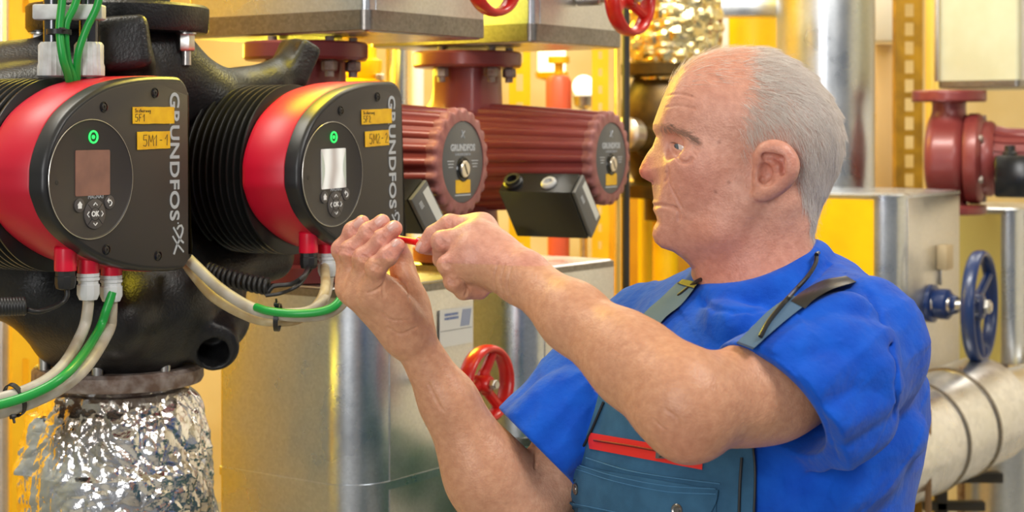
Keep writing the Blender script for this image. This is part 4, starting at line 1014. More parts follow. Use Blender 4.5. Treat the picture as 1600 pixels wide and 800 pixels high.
for a, b, c, d in (LH['index'][0], LH['middle'][0], LH['ring'][0], LH['little'][0]): body.add(Elp(Q(a-1, b-1, c-.008), (.0085, .0085, .0085)), .012)
# --- right hand (farther, little finger nearest the camera)
RHd = {'index': [(550, 440, 1.935, .0135), (535, 391, 1.93, .0112), (552, 362, 1.925, .0098), (566, 348, 1.92, .0086)],
       'middle': [(548, 449, 1.915, .0135), (548, 394, 1.905, .0118), (577, 364, 1.90, .0104), (597, 347, 1.895, .0092)],
       'ring': [(558, 459, 1.897, .0130), (569, 404, 1.882, .0115), (597, 375, 1.876, .0102), (616, 357, 1.872, .0091)],
       'little': [(580, 462, 1.882, .0125), (588, 418, 1.862, .0108), (607, 400, 1.858, .0099), (621, 384, 1.858, .0086)],
       'thumb': [(640, 490, 1.94, .018), (636, 440, 1.965, .0145), (628, 402, 1.945, .011), (622, 380, 1.922, .009)]}
for nme, j in RHd.items():
    pts = [Q(a, b, c) for a, b, c, d in j]; r = [d for a, b, c, d in j]
    body.chain(pts, r, .004, .004)
    if nme != 'thumb': body.add(Cap(lerp(RW, pts[0], .1), pts[0], .0215, r[0]*1.08), .018)
    else: body.add(Cap(RW, pts[0], .02, .018), .02)
body.add(Elp(Q(612, 468, 1.888), (.018, .016, .034), [Vector((.8, 0, .6)).normalized(), Vector((0, 1, 0)), Vector((-.6, 0, .8)).normalized()]), .02)
body.add(Elp(Q(638, 452, 1.93), (.016, .02, .036), [Vector((.9, 0, .4)).normalized(), Vector((0, 1, 0)), Vector((-.4, 0, .9)).normalized()]), .02)
for nme in ('index', 'middle', 'ring', 'little'):
    for i in (1, 2): a, b, c, d = RHd[nme][i]; body.add(Elp(Q(a-1.5, b-1, c-.001), (d*.88,)*3), .008)
# creases of the hands, wrists and elbow
GR = []
for a, r in (([(596, 447), (590, 452), (574, 458)], .0009), ([(600, 440), (598, 452), (600, 464)], .0009), ([(596, 488), (612, 500), (640, 500)], .0007), ([(606, 512), (626, 522), (650, 512)], .0007),
             ([(612, 430), (634, 445), (640, 470)], .0008),
             ([(778, 412), (772, 440), (778, 462)], .0007), ([(788, 414), (783, 440), (788, 468)], .0007), ([(799, 418), (793, 445), (798, 470)], .0007), ([(716, 435), (726, 442), (734, 450)], .0011), ([(730, 452), (727, 462)], .0009),
             ([(1040, 640), (1060, 655), (1068, 675)], .0006), ([(1020, 655), (1040, 672)], .0006),
             ([(832, 680), (838, 705), (836, 730)], .002), ([(670, 600), (690, 640)], .0008)):
    GR += groove(a, r, kk=4)
for nme, hand in (('r', RHd), ('l', LH)):
    for fg in ('index', 'middle', 'ring', 'little'):
        for i in (1, 2):
            if nme == 'l' and i == 2: continue
            a, b, c, d = hand[fg][i]; a0, b0 = hand[fg][i-1][:2]; a1, b1 = hand[fg][min(i+1, 3)][:2]
            t = Vector((a1-a0, b1-b0)).normalized(); n_ = Vector((-t.y, t.x)); L = d*F/c*.42
            for o_ in (-3.2, 0, 3.2):
                q0 = Vector((a, b))+t*o_; GR += groove([tuple(q0-n_*L), tuple(q0+t*1), tuple(q0+n_*L)], .0005, kk=3)
for p in GR: body.sub(p, .002)
vn = vnoise(5, 220); vn2 = vnoise(8, 90)
body.disp(lambda p, d: .00025*vn(p)+.0006*vn2(p))
body.wild = (A3(ho)-.15, A3(ho)+.15)
me = body.mesh(.0016, 'person')
co = np.empty(len(me.vertices)*3, 'f'); me.vertices.foreach_get('co', co); co = co.reshape(-1, 3).astype(float)
# skin tone (pigment): ruddy nose, cheeks, ears and neck; tanned forearms; paler lids; pinker fingertips
def blob(c, r): return np.exp(-((co-A3(c))**2).sum(1)/(r*r))
base = np.array(rgb(211, 158, 138)); tan = np.array(rgb(206, 152, 118)); ruddy = np.array(rgb(200, 114, 100)); pale = np.array(rgb(216, 172, 150)); pinkc = np.array(rgb(210, 136, 122)); lipc = np.array(rgb(182, 106, 96)); scal = np.array(rgb(214, 150, 122))
tone = np.tile(base, (len(co), 1))
def mixc(c, m):
    global tone
    m = np.clip(m, 0, 1)[:, None]; tone = tone*(1-m)+c*m
isarm = (co[:, 0] < .42) & (co[:, 2] < 1.475) & ~((np.abs(co[:, 1]-1.93) < .12) & (co[:, 0] > .2) & (co[:, 2] > 1.42))
mixc(tan, isarm*.85)
u, w_, s = uws(co); nk = np.clip((-.06-w_-.35*np.maximum(-u, 0)*0)/.06, 0, 1)*~isarm; mixc(ruddy, nk*.34)
for p, r, k in ((H(1008, 266), .018, .62), (H(1034, 272, .015), .012, .5), (H(1095, 285, .06), .035, .3), (H(1080, 262, .055), .022, .22), (H(1035, 360, .0), .022, .3), (H(1110, 140, .04), .05, .22), (H(1140, 385, .05), .05, .3)):
    mixc(ruddy, (blob(p, r)+blob(mir(p), r))*k)
for p, r, k in ((H(1210, 262, .09), .026, .5), (H(1230, 250, .09), .014, .3)): mixc(ruddy, (blob(p, r)+blob(mir(p), r))*k)
mixc(scal, blob(H(1150, 80), .08)*.5)
for p, r in ((H(1068, 240, .046), .011),): mixc(pale, (blob(p, r)+blob(mir(p), r))*.45)
for i in range(6):
    for sg in (1, -1): p = H(1024+i*5.5, 319+i*1.0, .004*i*sg); mixc(lipc, blob(p, .0062)*.42); p = H(1024+i*5.5, 326.5+i*.1, .004*i*sg); mixc(lipc, blob(p, .006)*.4)
for hd in (LH, RHd):
    for fg, j in hd.items():
        mixc(pinkc, blob(Q(*j[3][:3]), .02)*.5); mixc(ruddy, blob(Q(*j[1][:3])-V(0, .008, 0), .012)*.22)
mixc(ruddy, blob(Q(1070, 690, 1.59), .035)*.3); mixc(pale, blob(Q(850, 760, 1.93), .05)*.5)
stub = (blob(H(1040, 303, .012), .02)+blob(H(1045, 303, -.012), .02)+.7*blob(H(1060, 365, .02), .03))*.42
mixc(np.array(rgb(150, 118, 108)), stub)
for (px, py) in ((1118, 300), (1139, 285), (1124, 222)): mixc(np.array(rgb(120, 66, 54)), np.exp(-((co-A3(body.trace(px, py, 1.2)[0]))**2).sum(1)/.0021**2)*.6)
at = me.color_attributes.new('tone', 'FLOAT_COLOR', 'POINT'); at.data.foreach_set('color', np.concatenate([tone, np.ones((len(co), 1))], 1).astype('f').ravel())
skin, nt, b = nmat('skin'); b.inputs['Roughness'].default_value = .42; b.inputs['Subsurface Weight'].default_value = .12
b.inputs['Subsurface Radius'].default_value = (1, .35, .2); b.inputs['Subsurface Scale'].default_value = .006; b.inputs['Specular IOR Level'].default_value = .42
ca = nt.nodes.new('ShaderNodeVertexColor'); ca.layer_name = 'tone'
mx = nt.nodes.new('ShaderNodeMix'); mx.data_type = 'RGBA'; mx.blend_type = 'MULTIPLY'; mx.inputs[0].default_value = 1
tc = nt.nodes.new('ShaderNodeTexCoord'); n1 = nt.nodes.new('ShaderNodeTexNoise'); n1.inputs['Scale'].default_value = 130; n1.inputs['Detail'].default_value = 5
rp = nt.nodes.new('ShaderNodeValToRGB'); rp.color_ramp.elements[0].position = .3; rp.color_ramp.elements[1].position = .7; rp.color_ramp.elements[0].color = (.87, .80, .77, 1); rp.color_ramp.elements[1].color = (1.05, 1.06, 1.05, 1)
for a_, b_ in ((tc.outputs['Object'], n1.inputs['Vector']), (n1.outputs[0], rp.inputs[0]), (ca.outputs[0], mx.inputs[6]), (rp.outputs[0], mx.inputs[7]), (mx.outputs[2], b.inputs['Base Color'])): nt.links.new(a_, b_)
bump(nt, b, 800, .4, .0007); bump(nt, b, 340, .3, .001, 'vor')
man = mobj('person', me, skin, None, 'grey-haired man in blue shirt and bib overalls holding a small red screwdriver', 'person', ang=0)
PL = man.location.copy()
def kid(name, bm, mat, label=None, parent=None, ang=35):
    par = parent or man; o = obj(name, bm, mat, par, label, ang=ang); o.matrix_parent_inverse = Matrix.Translation(-PL) if par is man else Matrix.Identity(4); return o
def kidm(name, me, mat, label=None, ang=0):
    o = mobj(name, me, mat, man, label, ang=ang); o.matrix_parent_inverse = Matrix.Translation(-PL); return o
# eyes: white, iris and pupil on one ball
for e in EYE:
    look = (HF+V(0, 0, -.10)+HS*.42).normalized(); fm = zframe(e, look)
    bm = nb(); bmesh.ops.create_uvsphere(bm, u_segments=32, v_segments=24, radius=.0121, matrix=fm)
    m_e = [plain('eye_white', (.72, .66, .62), .15) if 'ew' not in M_ else M_['ew'], plain('iris', (.10, .14, .17), .1), plain('pupil', (.005, .005, .005), .08)]; M_['ew'] = m_e[0]
    for f in bm.faces:
        d = (fm.inverted() @ f.calc_center_median()).normalized().z; f.material_index = 2 if d > .955 else 1 if d > .82 else 0
    kid('eye', bm, m_e)
# fingernails
nail = plain('fingernail', rgb(214, 168, 158), .28)
def fnail(px, py, ang_, L, W):
    ps = body.trace([px, px+2, px], [py, py, py+2], 1.2); c = Vector(ps[0]); n = (Vector(ps[1])-c).cross(Vector(ps[2])-c).normalized()
    if n.y > 0: n = -n
    dx = Vector((math.cos(ang_), 0, -math.sin(ang_))); dx = (dx-n*dx.dot(n)).normalized(); dy = n.cross(dx)
    bm = nb(); n_ = 9; rings = []
    for i in range(n_):
        u_ = -1+2*i/(n_-1); hw = W*(1-.25*abs(u_)**4) if u_ < 0 else W*(1-.18*u_**6); row = []
        for j in range(n_): v_ = -1+2*j/(n_-1); row.append(c+dx*u_*L+dy*v_*hw+n*(.0010-.0022*v_*v_-.0008*u_*u_))
        rings.append(row)
    loft(bm, rings, False, False, False); bmesh.ops.recalc_face_normals(bm, faces=bm.faces); bmesh.ops.solidify(bm, geom=bm.faces, thickness=.0006); kid('fingernail', bm, nail)
fnail(561, 349, math.radians(-38), .0066, .0044); fnail(595, 345, math.radians(-35), .0066, .005); fnail(613, 353, math.radians(-35), .006, .0047); fnail(618, 380, math.radians(-48), .005, .004); fnail(654, 385, math.radians(125), .0058, .003)
# --- hair
def strands(name, roots, dirs, nrm, L, rad, mat, lift=.25, curl=.5, seg=4, label=None):
    N = len(roots); ts = np.linspace(0, 1, seg); pts = []
    d = dirs+nrm*lift; d /= np.linalg.norm(d, axis=1)[:, None]; p = roots-nrm*.0008; pts.append(p)
    for i in range(1, seg):
        p = p+d*(L/(seg-1))[:, None]; d = d-nrm*(lift*curl*2/(seg-1)); d /= np.linalg.norm(d, axis=1)[:, None]; pts.append(p)
    pts = np.stack(pts, 1)
    a = np.cross(d, nrm); a /= np.maximum(np.linalg.norm(a, axis=1), 1e-9)[:, None]; b2 = np.cross(a, d)
    vs = np.empty((N, seg, 3, 3))
    for k in range(3):
        t = 2*math.pi*k/3
        off = a*math.cos(t)+b2*math.sin(t)
        for i in range(seg): vs[:, i, k] = pts[:, i]+off*(rad*(1-.8*ts[i]))[:, None] if not np.isscalar(rad) else pts[:, i]+off*(rad*(1-.8*ts[i]))
    idx = np.arange(N*seg*3).reshape(N, seg, 3); fs = []
    for k in range(3):
        k2 = (k+1) % 3; fs.append(np.stack([idx[:, :-1, k], idx[:, :-1, k2], idx[:, 1:, k2], idx[:, 1:, k]], -1).reshape(-1, 4))
    fs = np.concatenate(fs); m = bpy.data.meshes.new(name); m.vertices.add(N*seg*3); m.vertices.foreach_set('co', vs.astype('f').ravel())
    m.loops.add(len(fs)*4); m.loops.foreach_set('vertex_index', fs.astype('i').ravel()); m.polygons.add(len(fs)); m.polygons.foreach_set('loop_start', np.arange(0, len(fs)*4, 4, dtype='i')); m.update(calc_edges=True)
    at_ = m.color_attributes.new('tone', 'FLOAT_COLOR', 'POINT'); at_.data.foreach_set('color', np.repeat(np.random.RandomState(1).rand(N)**.8, seg*3*4).astype('f'))
    return kidm(name, m, mat, label)
co0 = co; nv = np.empty(len(me.vertices)*3, 'f'); me.vertices.foreach_get('normal', nv); nv = nv.reshape(-1, 3).astype(float)
rs = np.random.RandomState(4)
HAIR = [(1150, 78), (1151, 108), (1157, 135), (1150, 165), (1147, 200), (1152, 225), (1158, 250), (1168, 246), (1176, 232), (1190, 226), (1210, 224), (1230, 231), (1241, 246), (1243, 272), (1248, 300), (1262, 340), (1268, 378), (1300, 378), (1345, 250), (1340, 150), (1280, 60), (1180, 50)]
HU = np.array([((H(x, y, .06)-ho).dot(HF), (H(x, y, .06)-ho).z) for x, y in HAIR])
q2 = np.stack([u, w_], 1); hd = dpoly(q2, HU); ishead = (w_ > -.11) & (u < .2) & (u > -.16) & (np.abs(s) < .1)
ear_m = (np.abs(s) > .0735) & (blob(H(1208, 268, .08), .036)+blob(mir(H(1208, 268, .08)), .036) > .3)
dens = np.clip((-hd+.004*vnoise(41, 300)(co))/(.006+.02*np.clip((w_+.01)/.03, 0, 1)), 0, 1)**1.3*ishead*~ear_m
top = np.clip((w_-.075)/.03, 0, 1)*np.clip((u+.03)/.05, 0, 1); dens *= 1-.72*top
fuzz = ishead*(w_ > .085)*(u > -.02)*(u < .09)*(hd > 0)*.05; dens = np.maximum(dens, fuzz)
pr = dens/dens.sum(); NS = 38000; pick = rs.choice(len(co), NS, p=pr)
rt = co[pick]+rs.normal(size=(NS, 3))*.0008; nr = nv[pick]; uu, ww = u[pick], w_[pick]
topn = np.clip((ww-.02)/.07, 0, 1); bk = np.clip((-uu-.02)/.08, 0, 1)
d0 = -HFA[None]*(.35+.65*topn)[:, None]+np.array([0, 0, -1.])[None]*(1.05-.75*topn)[:, None]+rs.normal(size=(NS, 3))*.16
d0 -= nr*(d0*nr).sum(1)[:, None]; d0 /= np.linalg.norm(d0, axis=1)[:, None]
cl1, cl2, cl3 = vnoise(31, 260), vnoise(32, 260), vnoise(33, 260)
cn = np.stack([cl1(rt), cl2(rt), cl3(rt)], 1)*.5; d0 += cn; d0 -= nr*(d0*nr).sum(1)[:, None]; d0 /= np.linalg.norm(d0, axis=1)[:, None]
Ls = (.015+.008*rs.rand(NS))*(1-.35*np.clip((-ww-.06)/.05, 0, 1)); rad = .00010+.00010*rs.rand(NS)
hm, nt, b = nmat('silver_hair'); b.inputs['Roughness'].default_value = .42
nn = nt.nodes.new('ShaderNodeVertexColor'); nn.layer_name = 'tone'
rp = nt.nodes.new('ShaderNodeValToRGB'); rp.color_ramp.elements[0].position = 0; rp.color_ramp.elements[1].position = 1
rp.color_ramp.elements[0].color = (*rgb(196, 178, 166), 1); rp.color_ramp.elements[1].color = (*rgb(248, 240, 232), 1)
for a_, b_ in ((nn.outputs[0], rp.inputs[0]), (rp.outputs[0], b.inputs['Base Color'])): nt.links.new(a_, b_)
strands('hair', rt, d0, nr, Ls, rad, hm, .22, .55, 4, 'short silver hair')
pk = rs.choice(len(co), 900, p=pr); nr = nv[pk]; d1 = rs.normal(size=(900, 3))*.5-HFA[None]*.4+np.array([0, 0, -.3]); d1 -= nr*(d1*nr).sum(1)[:, None]; d1 /= np.linalg.norm(d1, axis=1)[:, None]
strands('stray_hair', co[pk], d1, nr, .016+.008*rs.rand(900), np.full(900, .00007), hm, .75, .3, 4, 'fine stray hairs')
# brows, lashes
from mathutils import kdtree
hidx = np.where((u > .02) & (np.abs(w_) < .1) & (s > -.01))[0]; kd = kdtree.KDTree(len(hidx))
for i_, v_ in enumerate(hidx): kd.insert(co[v_], i_)
kd.balance()
def near_normal(p): return np.array([nv[hidx[kd.find(q_)[1]]] for q_ in p])
def tuft(name, px0, n, L, rad_, mat, dirf, spread):
    a = np.array([[x, y] for x, y in px0]); t = rs.rand(n); i = np.minimum((t*(len(a)-1)).astype(int), len(a)-2); f = t*(len(a)-1)-i
    q = a[i]*(1-f)[:, None]+a[i+1]*f[:, None]+rs.normal(size=(n, 2))*spread; w3 = body.trace(q[:, 0], q[:, 1], 1.2)
    nn_ = near_normal(w3); d = dirf(t)+rs.normal(size=(n, 3))*.18; d /= np.linalg.norm(d, axis=1)[:, None]
    d -= nn_*(d*nn_).sum(1)[:, None]; d /= np.linalg.norm(d, axis=1)[:, None]; mm = lambda x: x-2*(x @ HSA)[:, None]*HSA
    for w_3, d_, n_3 in ((w3, d, nn_), (np.array([A3(mir(p)) for p in w3]), mm(d), mm(nn_))): strands(name, w_3, d_, n_3, np.full(len(w3), L)*rs.uniform(.7, 1.2, len(w3)), np.full(len(w3), rad_), mat, .3, .4, 4)
m_brow = plain('brow_hair', rgb(156, 128, 112), .5)
tuft('eyebrow', [(1031, 197), (1044, 198), (1062, 205), (1076, 213), (1087, 222)], 300, .010, .0002, m_brow, lambda t: -HFA[None]*.9+np.array([0, 0, -.25])[None]*(t*1.6)[:, None], 2.6)
tuft('eyelash', [(1049, 223), (1056, 224), (1064, 227)], 46, .0055, .00011, plain('lash', (.03, .02, .015), .5), lambda t: np.tile(HFA*.9+np.array([0, 0, -.15]), (len(t), 1)), .4)
# fine pale hair of the forearms
fm_ = isarm & (nv[:, 1] < .5); axl = A3((LW-LE)); tl = ((co-A3(LE)) @ axl)/(axl @ axl); axr = A3((RW-RE_)); tr_ = ((co-A3(RE_)) @ axr)/(axr @ axr)
nearL = (np.linalg.norm(co-(A3(LE)+tl[:, None]*axl), axis=1) < .06) & (tl > .05) & (tl < 1.15); nearR = (np.linalg.norm(co-(A3(RE_)+tr_[:, None]*axr), axis=1) < .06) & (tr_ > .2) & (tr_ < .95)
for msk, ax_, n in ((nearL, axl, 2600), (nearR, axr, 900)):
    pk = rs.choice(np.where(fm_ & msk)[0], n); nr = nv[pk]; d = np.tile(ax_/np.linalg.norm(ax_), (n, 1))*.7+np.array([0, 0, -.5])+rs.normal(size=(n, 3))*.3; d -= nr*(d*nr).sum(1)[:, None]; d /= np.linalg.norm(d, axis=1)[:, None]
    strands('arm_hair', co[pk], d, nr, np.full(n, .009)*rs.uniform(.5, 1.2, n), np.full(n, .000045), plain('arm_hair_blond', rgb(196, 160, 124), .5), .3, .4, 4)
# ------------------------------------------------------------------ his shirt and overalls
TF = Vector((-.77, -.64, 0)).normalized(); TL = Vector((.64, -.77, 0)).normalized()
def torso(ex=0.):
    t = SDF()
    t.add(Elp(Q(1165, 665, 1.94), (.205+ex, .150+ex, .175), (TL, TF, UP)), .02)
    t.add(Elp(Q(1150, 850, 1.92), (.195+ex, .158+ex, .24), (TL, TF, UP)), .08)
    t.add(Elp(Q(1245, 600, 1.99), (.165+ex, .12+ex, .14), (TL, TF, UP)), .06)
    t.chain([Q(1342, 530, 1.805), Q(1258, 482, 1.95), Q(1140, 500, 2.0), Q(1022, 525, 2.06)], [.066+ex, .052+ex, .05+ex, .06+ex], .06, .05)
    return t
shirt = torso()
LSL, RSL = Q(1200, 645, 1.69), Q(858, 690, 1.985)
lsl, rsl = SDF(), SDF(); LM, RM = Q(1285, 588, 1.75), Q(935, 612, 2.02)
lsl.chain([Q(1345, 545, 1.80), LM, LSL+(LSL-LM)*.6], [.072, .075, .085], .05, .03)
rsl.chain([Q(1015, 528, 2.06), RM, RSL+(RSL-RM)*.5], [.064, .068, .070], .05, .03)
def ridge(sd_, pts, r, k=.02, sink=.6, op='add', kk=5, z0=1.2):
    q = smooth_path([(x, y, 0) for x, y in pts], kk); w3 = sd_.trace([p.x for p in q], [p.y for p in q], z0)
    ok = w3[:, 1] < 2.6; w3 = w3[ok]
    n = len(w3); ray = w3-np.array([0, 0, HC]); ray /= np.linalg.norm(ray, axis=1)[:, None]
    rr = [max(.001, r*math.sin(math.pi*(.08+.84*i/max(n-1, 1)))) for i in range(n)]
    return [(op, Cap(w3[i]+ray[i]*r*sink, w3[i+1]+ray[i+1]*r*sink, rr[i], rr[i+1]), k) for i in range(n-1)]
def folds(sd_, add, subl):
    FO = []
    for pts, r in add: FO += ridge(sd_, pts, r*.85, .03, .75)
    for pts, r in subl: FO += ridge(sd_, pts, r, .018, -.95, 'sub')
    for o_, p, k in FO: getattr(sd_, o_)(p, k)
folds(lsl, [([(1190, 530), (1240, 512), (1300, 492), (1340, 486)], .0055), ([(1215, 552), (1275, 540), (1330, 533), (1385, 540)], .0055), ([(1262, 600), (1320, 585), (1385, 580)], .005), ([(1290, 668), (1340, 640), (1390, 612)], .006), ([(1302, 715), (1345, 682), (1380, 655)], .007), ([(1300, 530), (1350, 570), (1380, 600)], .004)],
      [])
folds(rsl, [([(815, 655), (860, 622), (905, 600)], .005), ([(830, 690), (880, 645), (915, 622)], .0055), ([(865, 730), (893, 685), (915, 645)], .005)], [])
folds(shirt, [([(1290, 760), (1340, 728), (1400, 694), (1425, 668)], .008), ([(1235, 795), (1310, 780), (1390, 745)], .008), ([(1200, 750), (1225, 790)], .006), ([(1120, 490), (1150, 510), (1180, 512)], .005), ([(1220, 500), (1240, 520)], .005)], [])
fn1 = vnoise(21, 42); fn2 = vnoise(23, 120); st = np.array([1.0, 1.0, .5])
A_ = A3((LSL-LM).normalized()); wv = vnoise(29, 150)
def crease(p): return 1-np.abs(wv(p-.72*(p @ A_)[:, None]*A_)*2.2).clip(0, 1)
for t_ in (lsl, rsl, shirt): t_.disp(lambda p, d: .0020*fn1(p*st)+.0008*fn2(p)-.0016*crease(p)*(fn1(p*.7) > -.15))
def plane(c, n): c, n = A3(c), A3(Vector(n).normalized()); return Fn(lambda p: (p-c) @ n)
NL, NR = Vector((-.70, -.42, -.58)), Vector((-.70, -.12, -.70))
lsl.cut(plane(Q(1211, 647, 1.70), NL), .003); rsl.cut(plane(Q(843, 702, 1.98), NR), .003)
lsl.sub(Cap(Q(1262, 596, 1.735), LSL+(LSL-LM)*.9, .056, .0815), .004); rsl.sub(Cap(Q(905, 640, 2.005), RSL+(RSL-RM)*.9, .056, .0655), .004)
tbody = SDF(); tbody.ops = list(shirt.ops)
shirt.add(Sub(lsl), .018); shirt.add(Sub(rsl), .018)
shirt.groove([Vector(p) for p in shirt.trace([1165, 1190, 1215, 1238, 1258, 1276, 1290, 1300, 1308], [540, 546, 558, 576, 600, 628, 658, 690, 716], 1.2)], .0007, .004)
shirt.groove([Vector(p) for p in shirt.trace([1352, 1378, 1394, 1402, 1398], [452, 500, 550, 600, 650], 1.2)], .0018, .006)
COLL = [H(1093, 450, 0), H(1118, 463, .045), H(1165, 463, .070), H(1215, 448, .070), H(1258, 417, .042), H(1275, 398, 0), H(1255, 398, -.045), H(1200, 408, -.072), H(1140, 425, -.066), H(1105, 438, -.040)]
cl = smooth_path(COLL+[COLL[0]], 5); cc = sum(COLL, Vector())/len(COLL)
for i in range(len(cl)-1):
    a_, b_ = cl[i], cl[i+1]
    shirt.add(Cap(a_, b_, .0055), .022)
inner = [cc+(p-cc)*.9 for p in COLL]
shirt.sub(Cap(H(1183, 350), H(1178, 500), .058, .062), .012)
for i in range(len(cl)-1):
    a_, b_ = cl[i], cl[i+1]; o2 = [((p-cc)*1.17+cc)+V(0, 0, -.012) for p in (a_, b_)]
    shirt.add(Cap(a_+V(0, 0, .002), b_+V(0, 0, .002), .0042), .004)
shirt.groove([Vector(p) for p in shirt.trace([1092, 1100, 1118, 1145, 1175, 1205, 1232, 1258, 1280, 1294], [466, 475, 483, 487, 486, 480, 468, 450, 430, 414], 1.2)], .0016, .006)
me_s = shirt.mesh(.0027, 't_shirt')
blue, nt, b = nmat('royal_blue_cotton'); b.inputs['Roughness'].default_value = .8; b.inputs['Sheen Weight'].default_value = .12; b.inputs['Specular IOR Level'].default_value = .2
noise_col(nt, b, rgb(6, 76, 190), rgb(10, 88, 204), 30); bump(nt, b, 1200, .25, .0008); bump(nt, b, 30, .3, .006); bump(nt, b, 75, .55, .004, 'noise', 6)
shirt_o = kidm('t_shirt', me_s, blue, 'royal blue crew-neck shirt')
# --- draped pieces of the overalls
tor = torso(.003)
def drape(Lp, Rp, nu, nv_, lift, th, z0=1.5, sd_=None, round_=0):
    L = smooth_path([(x, y, 0) for x, y in Lp], max(1, nv_//(len(Lp)-1))); Rr = smooth_path([(x, y, 0) for x, y in Rp], max(1, nv_//(len(Rp)-1)))
    n = min(len(L), len(Rr)); px, py = [], []
    for i in range(n):
        for j in range(nu+1): t = j/nu; px.append(L[i].x+(Rr[i].x-L[i].x)*t); py.append(L[i].y+(Rr[i].y-L[i].y)*t)
    sd2 = sd_ or tor
    a = sd2.trace(px, py, z0, lift=lift+th).reshape(n, nu+1, 3); b_ = sd2.trace(px, py, z0, lift=lift-.004).reshape(n, nu+1, 3)
    bm = nb(); rings = []
    for i in range(n): rings.append([Vector(p) for p in a[i]]+[Vector(p) for p in b_[i][::-1]])
    loft(bm, rings); return bm
den = plain('petrol_canvas', rgb(60, 104, 138), .8, 0, rgb(52, 92, 124), 40, (900, .35, .0008), 0, .2)
denl = plain('grey_blue_webbing', rgb(74, 102, 130), .75, 0, None, 0, (1400, .4, .0008))
stm = plain('dark_piping', (.012, .012, .014), .4); thread = plain('blue_thread', rgb(70, 126, 170), .7); redf = plain('red_zip_tape', rgb(226, 40, 30), .6)
bib = kid('bib', drape([(944, 560), (934, 620), (916, 680), (893, 740), (886, 820), (884, 900)], [(1150, 560), (1166, 620), (1176, 680), (1180, 740), (1178, 820), (1176, 900)], 26, 40, .004, .003), den, 'petrol blue bib of the overalls')
def sub(name, bm, mat, label=None):
    o = obj(name, bm, mat, bib, label); return o
def line(pts, r, lift, mat, name, parent=None, kk=6, flat=None, sd_=None, n=8):
    q = smooth_path([(x, y, 0) for x, y in pts], kk); w3 = (sd_ or tor).trace([p.x for p in q], [p.y for p in q], 1.5, lift=lift)
    bm = nb(); tube(bm, [Vector(p) for p in w3], r, n); return sub(name, bm, mat) if parent is None else kid(name, bm, mat)
line([(943, 628), (926, 668), (908, 705), (897, 735)], .0016, .0085, stm, 'piping'); line([(889, 770), (886, 830)], .0016, .0085, stm, 'piping'); line([(1159, 715), (1156, 760), (1154, 830)], .0016, .0085, stm, 'piping')
line([(1176, 690), (1180, 740), (1177, 830)], .0014, .008, stm, 'piping')
sub('zip', drape([(922, 676), (919, 688), (921, 701)], [(1098, 706), (1098, 719), (1097, 734)], 16, 6, .007, .0016), redf, 'red zip tape')
zz = line([(928, 688), (985, 697), (1040, 707), (1095, 718)], .0012, .0095, plain('zip_teeth', rgb(120, 18, 14), .5), 'zip_teeth')
sub('zip_pull', drape([(1025, 700), (1024, 716)], [(1050, 704), (1048, 717)], 4, 4, .010, .002), M_['plate'], 'grey zip pull')
line([(1030, 704), (1035, 706), (1032, 709), (1036, 712), (1030, 714)], .0006, .0125, M_['ink'], 'zip_emblem')
sub('pocket', drape([(898, 725), (890, 800), (889, 880)], [(1120, 772), (1118, 820), (1116, 880)], 18, 20, .007, .002), den)
sub('pocket_flap', drape([(901, 728), (884, 752), (880, 775), (893, 790)], [(1122, 766), (1119, 784), (1108, 806), (1098, 826)], 18, 15, .0095, .0025), den, 'buttoned pocket flap')
for pts in ([(896, 787), (960, 800), (1030, 815), (1096, 822)], [(900, 733), (960, 752), (1040, 768), (1118, 772)], [(905, 727), (960, 744), (1040, 759), (1118, 764)], [(915, 715), (980, 735), (1060, 748), (1125, 756)]): line(pts, .0005, .0125, thread, 'stitching', n=5)
for px, py in ((900, 764), (1058, 797)):
    w3 = [Vector(p) for p in tor.trace([px, px+3, px], [py, py, py+3], 1.5, lift=.012)]; n_ = (w3[1]-w3[0]).cross(w3[2]-w3[0]).normalized(); n_ = n_ if n_.y < 0 else -n_
    fm = zframe(w3[0], n_); bm = nb(); lathe(bm, [(.0066, -.001), (.0068, .0012), (.0058, .0022), (.0046, .0014), (.0036, .0012), (.003, .0022), (.0014, .0024)], fm, 28); sub('snap_button', bm, plain('gunmetal', (.25, .24, .23), .3, .9) if 'gun' not in M_ else M_['gun'])
# straps
kid('strap', drape([(1058, 441), (1032, 466), (1004, 492), (965, 545), (935, 600)], [(1086, 449), (1064, 476), (1034, 502), (1000, 555), (975, 610)], 6, 24, .003, .003, sd_=shirt), denl, 'grey-blue shoulder strap')
kid('strap_elastic', drape([(1066, 436), (1058, 442)], [(1092, 441), (1084, 450)], 5, 5, .006, .002, sd_=shirt), stm, 'black strap elastic')
kid('strap', drape([(1236, 460), (1200, 486), (1172, 514), (1150, 536)], [(1264, 472), (1228, 500), (1200, 524), (1176, 546)], 6, 24, .0035, .003, sd_=shirt), denl, 'grey-blue shoulder strap')
kid('strap', drape([(1148, 545), (1128, 580), (1110, 620)], [(1176, 552), (1160, 590), (1150, 630)], 6, 16, .004, .003, sd_=tbody), denl, 'grey-blue shoulder strap')
kid('strap_elastic', drape([(1322, 431), (1285, 438), (1252, 456), (1236, 470)], [(1338, 440), (1300, 452), (1272, 468), (1258, 482)], 6, 12, .004, .003, sd_=shirt), stm, 'black strap elastic')
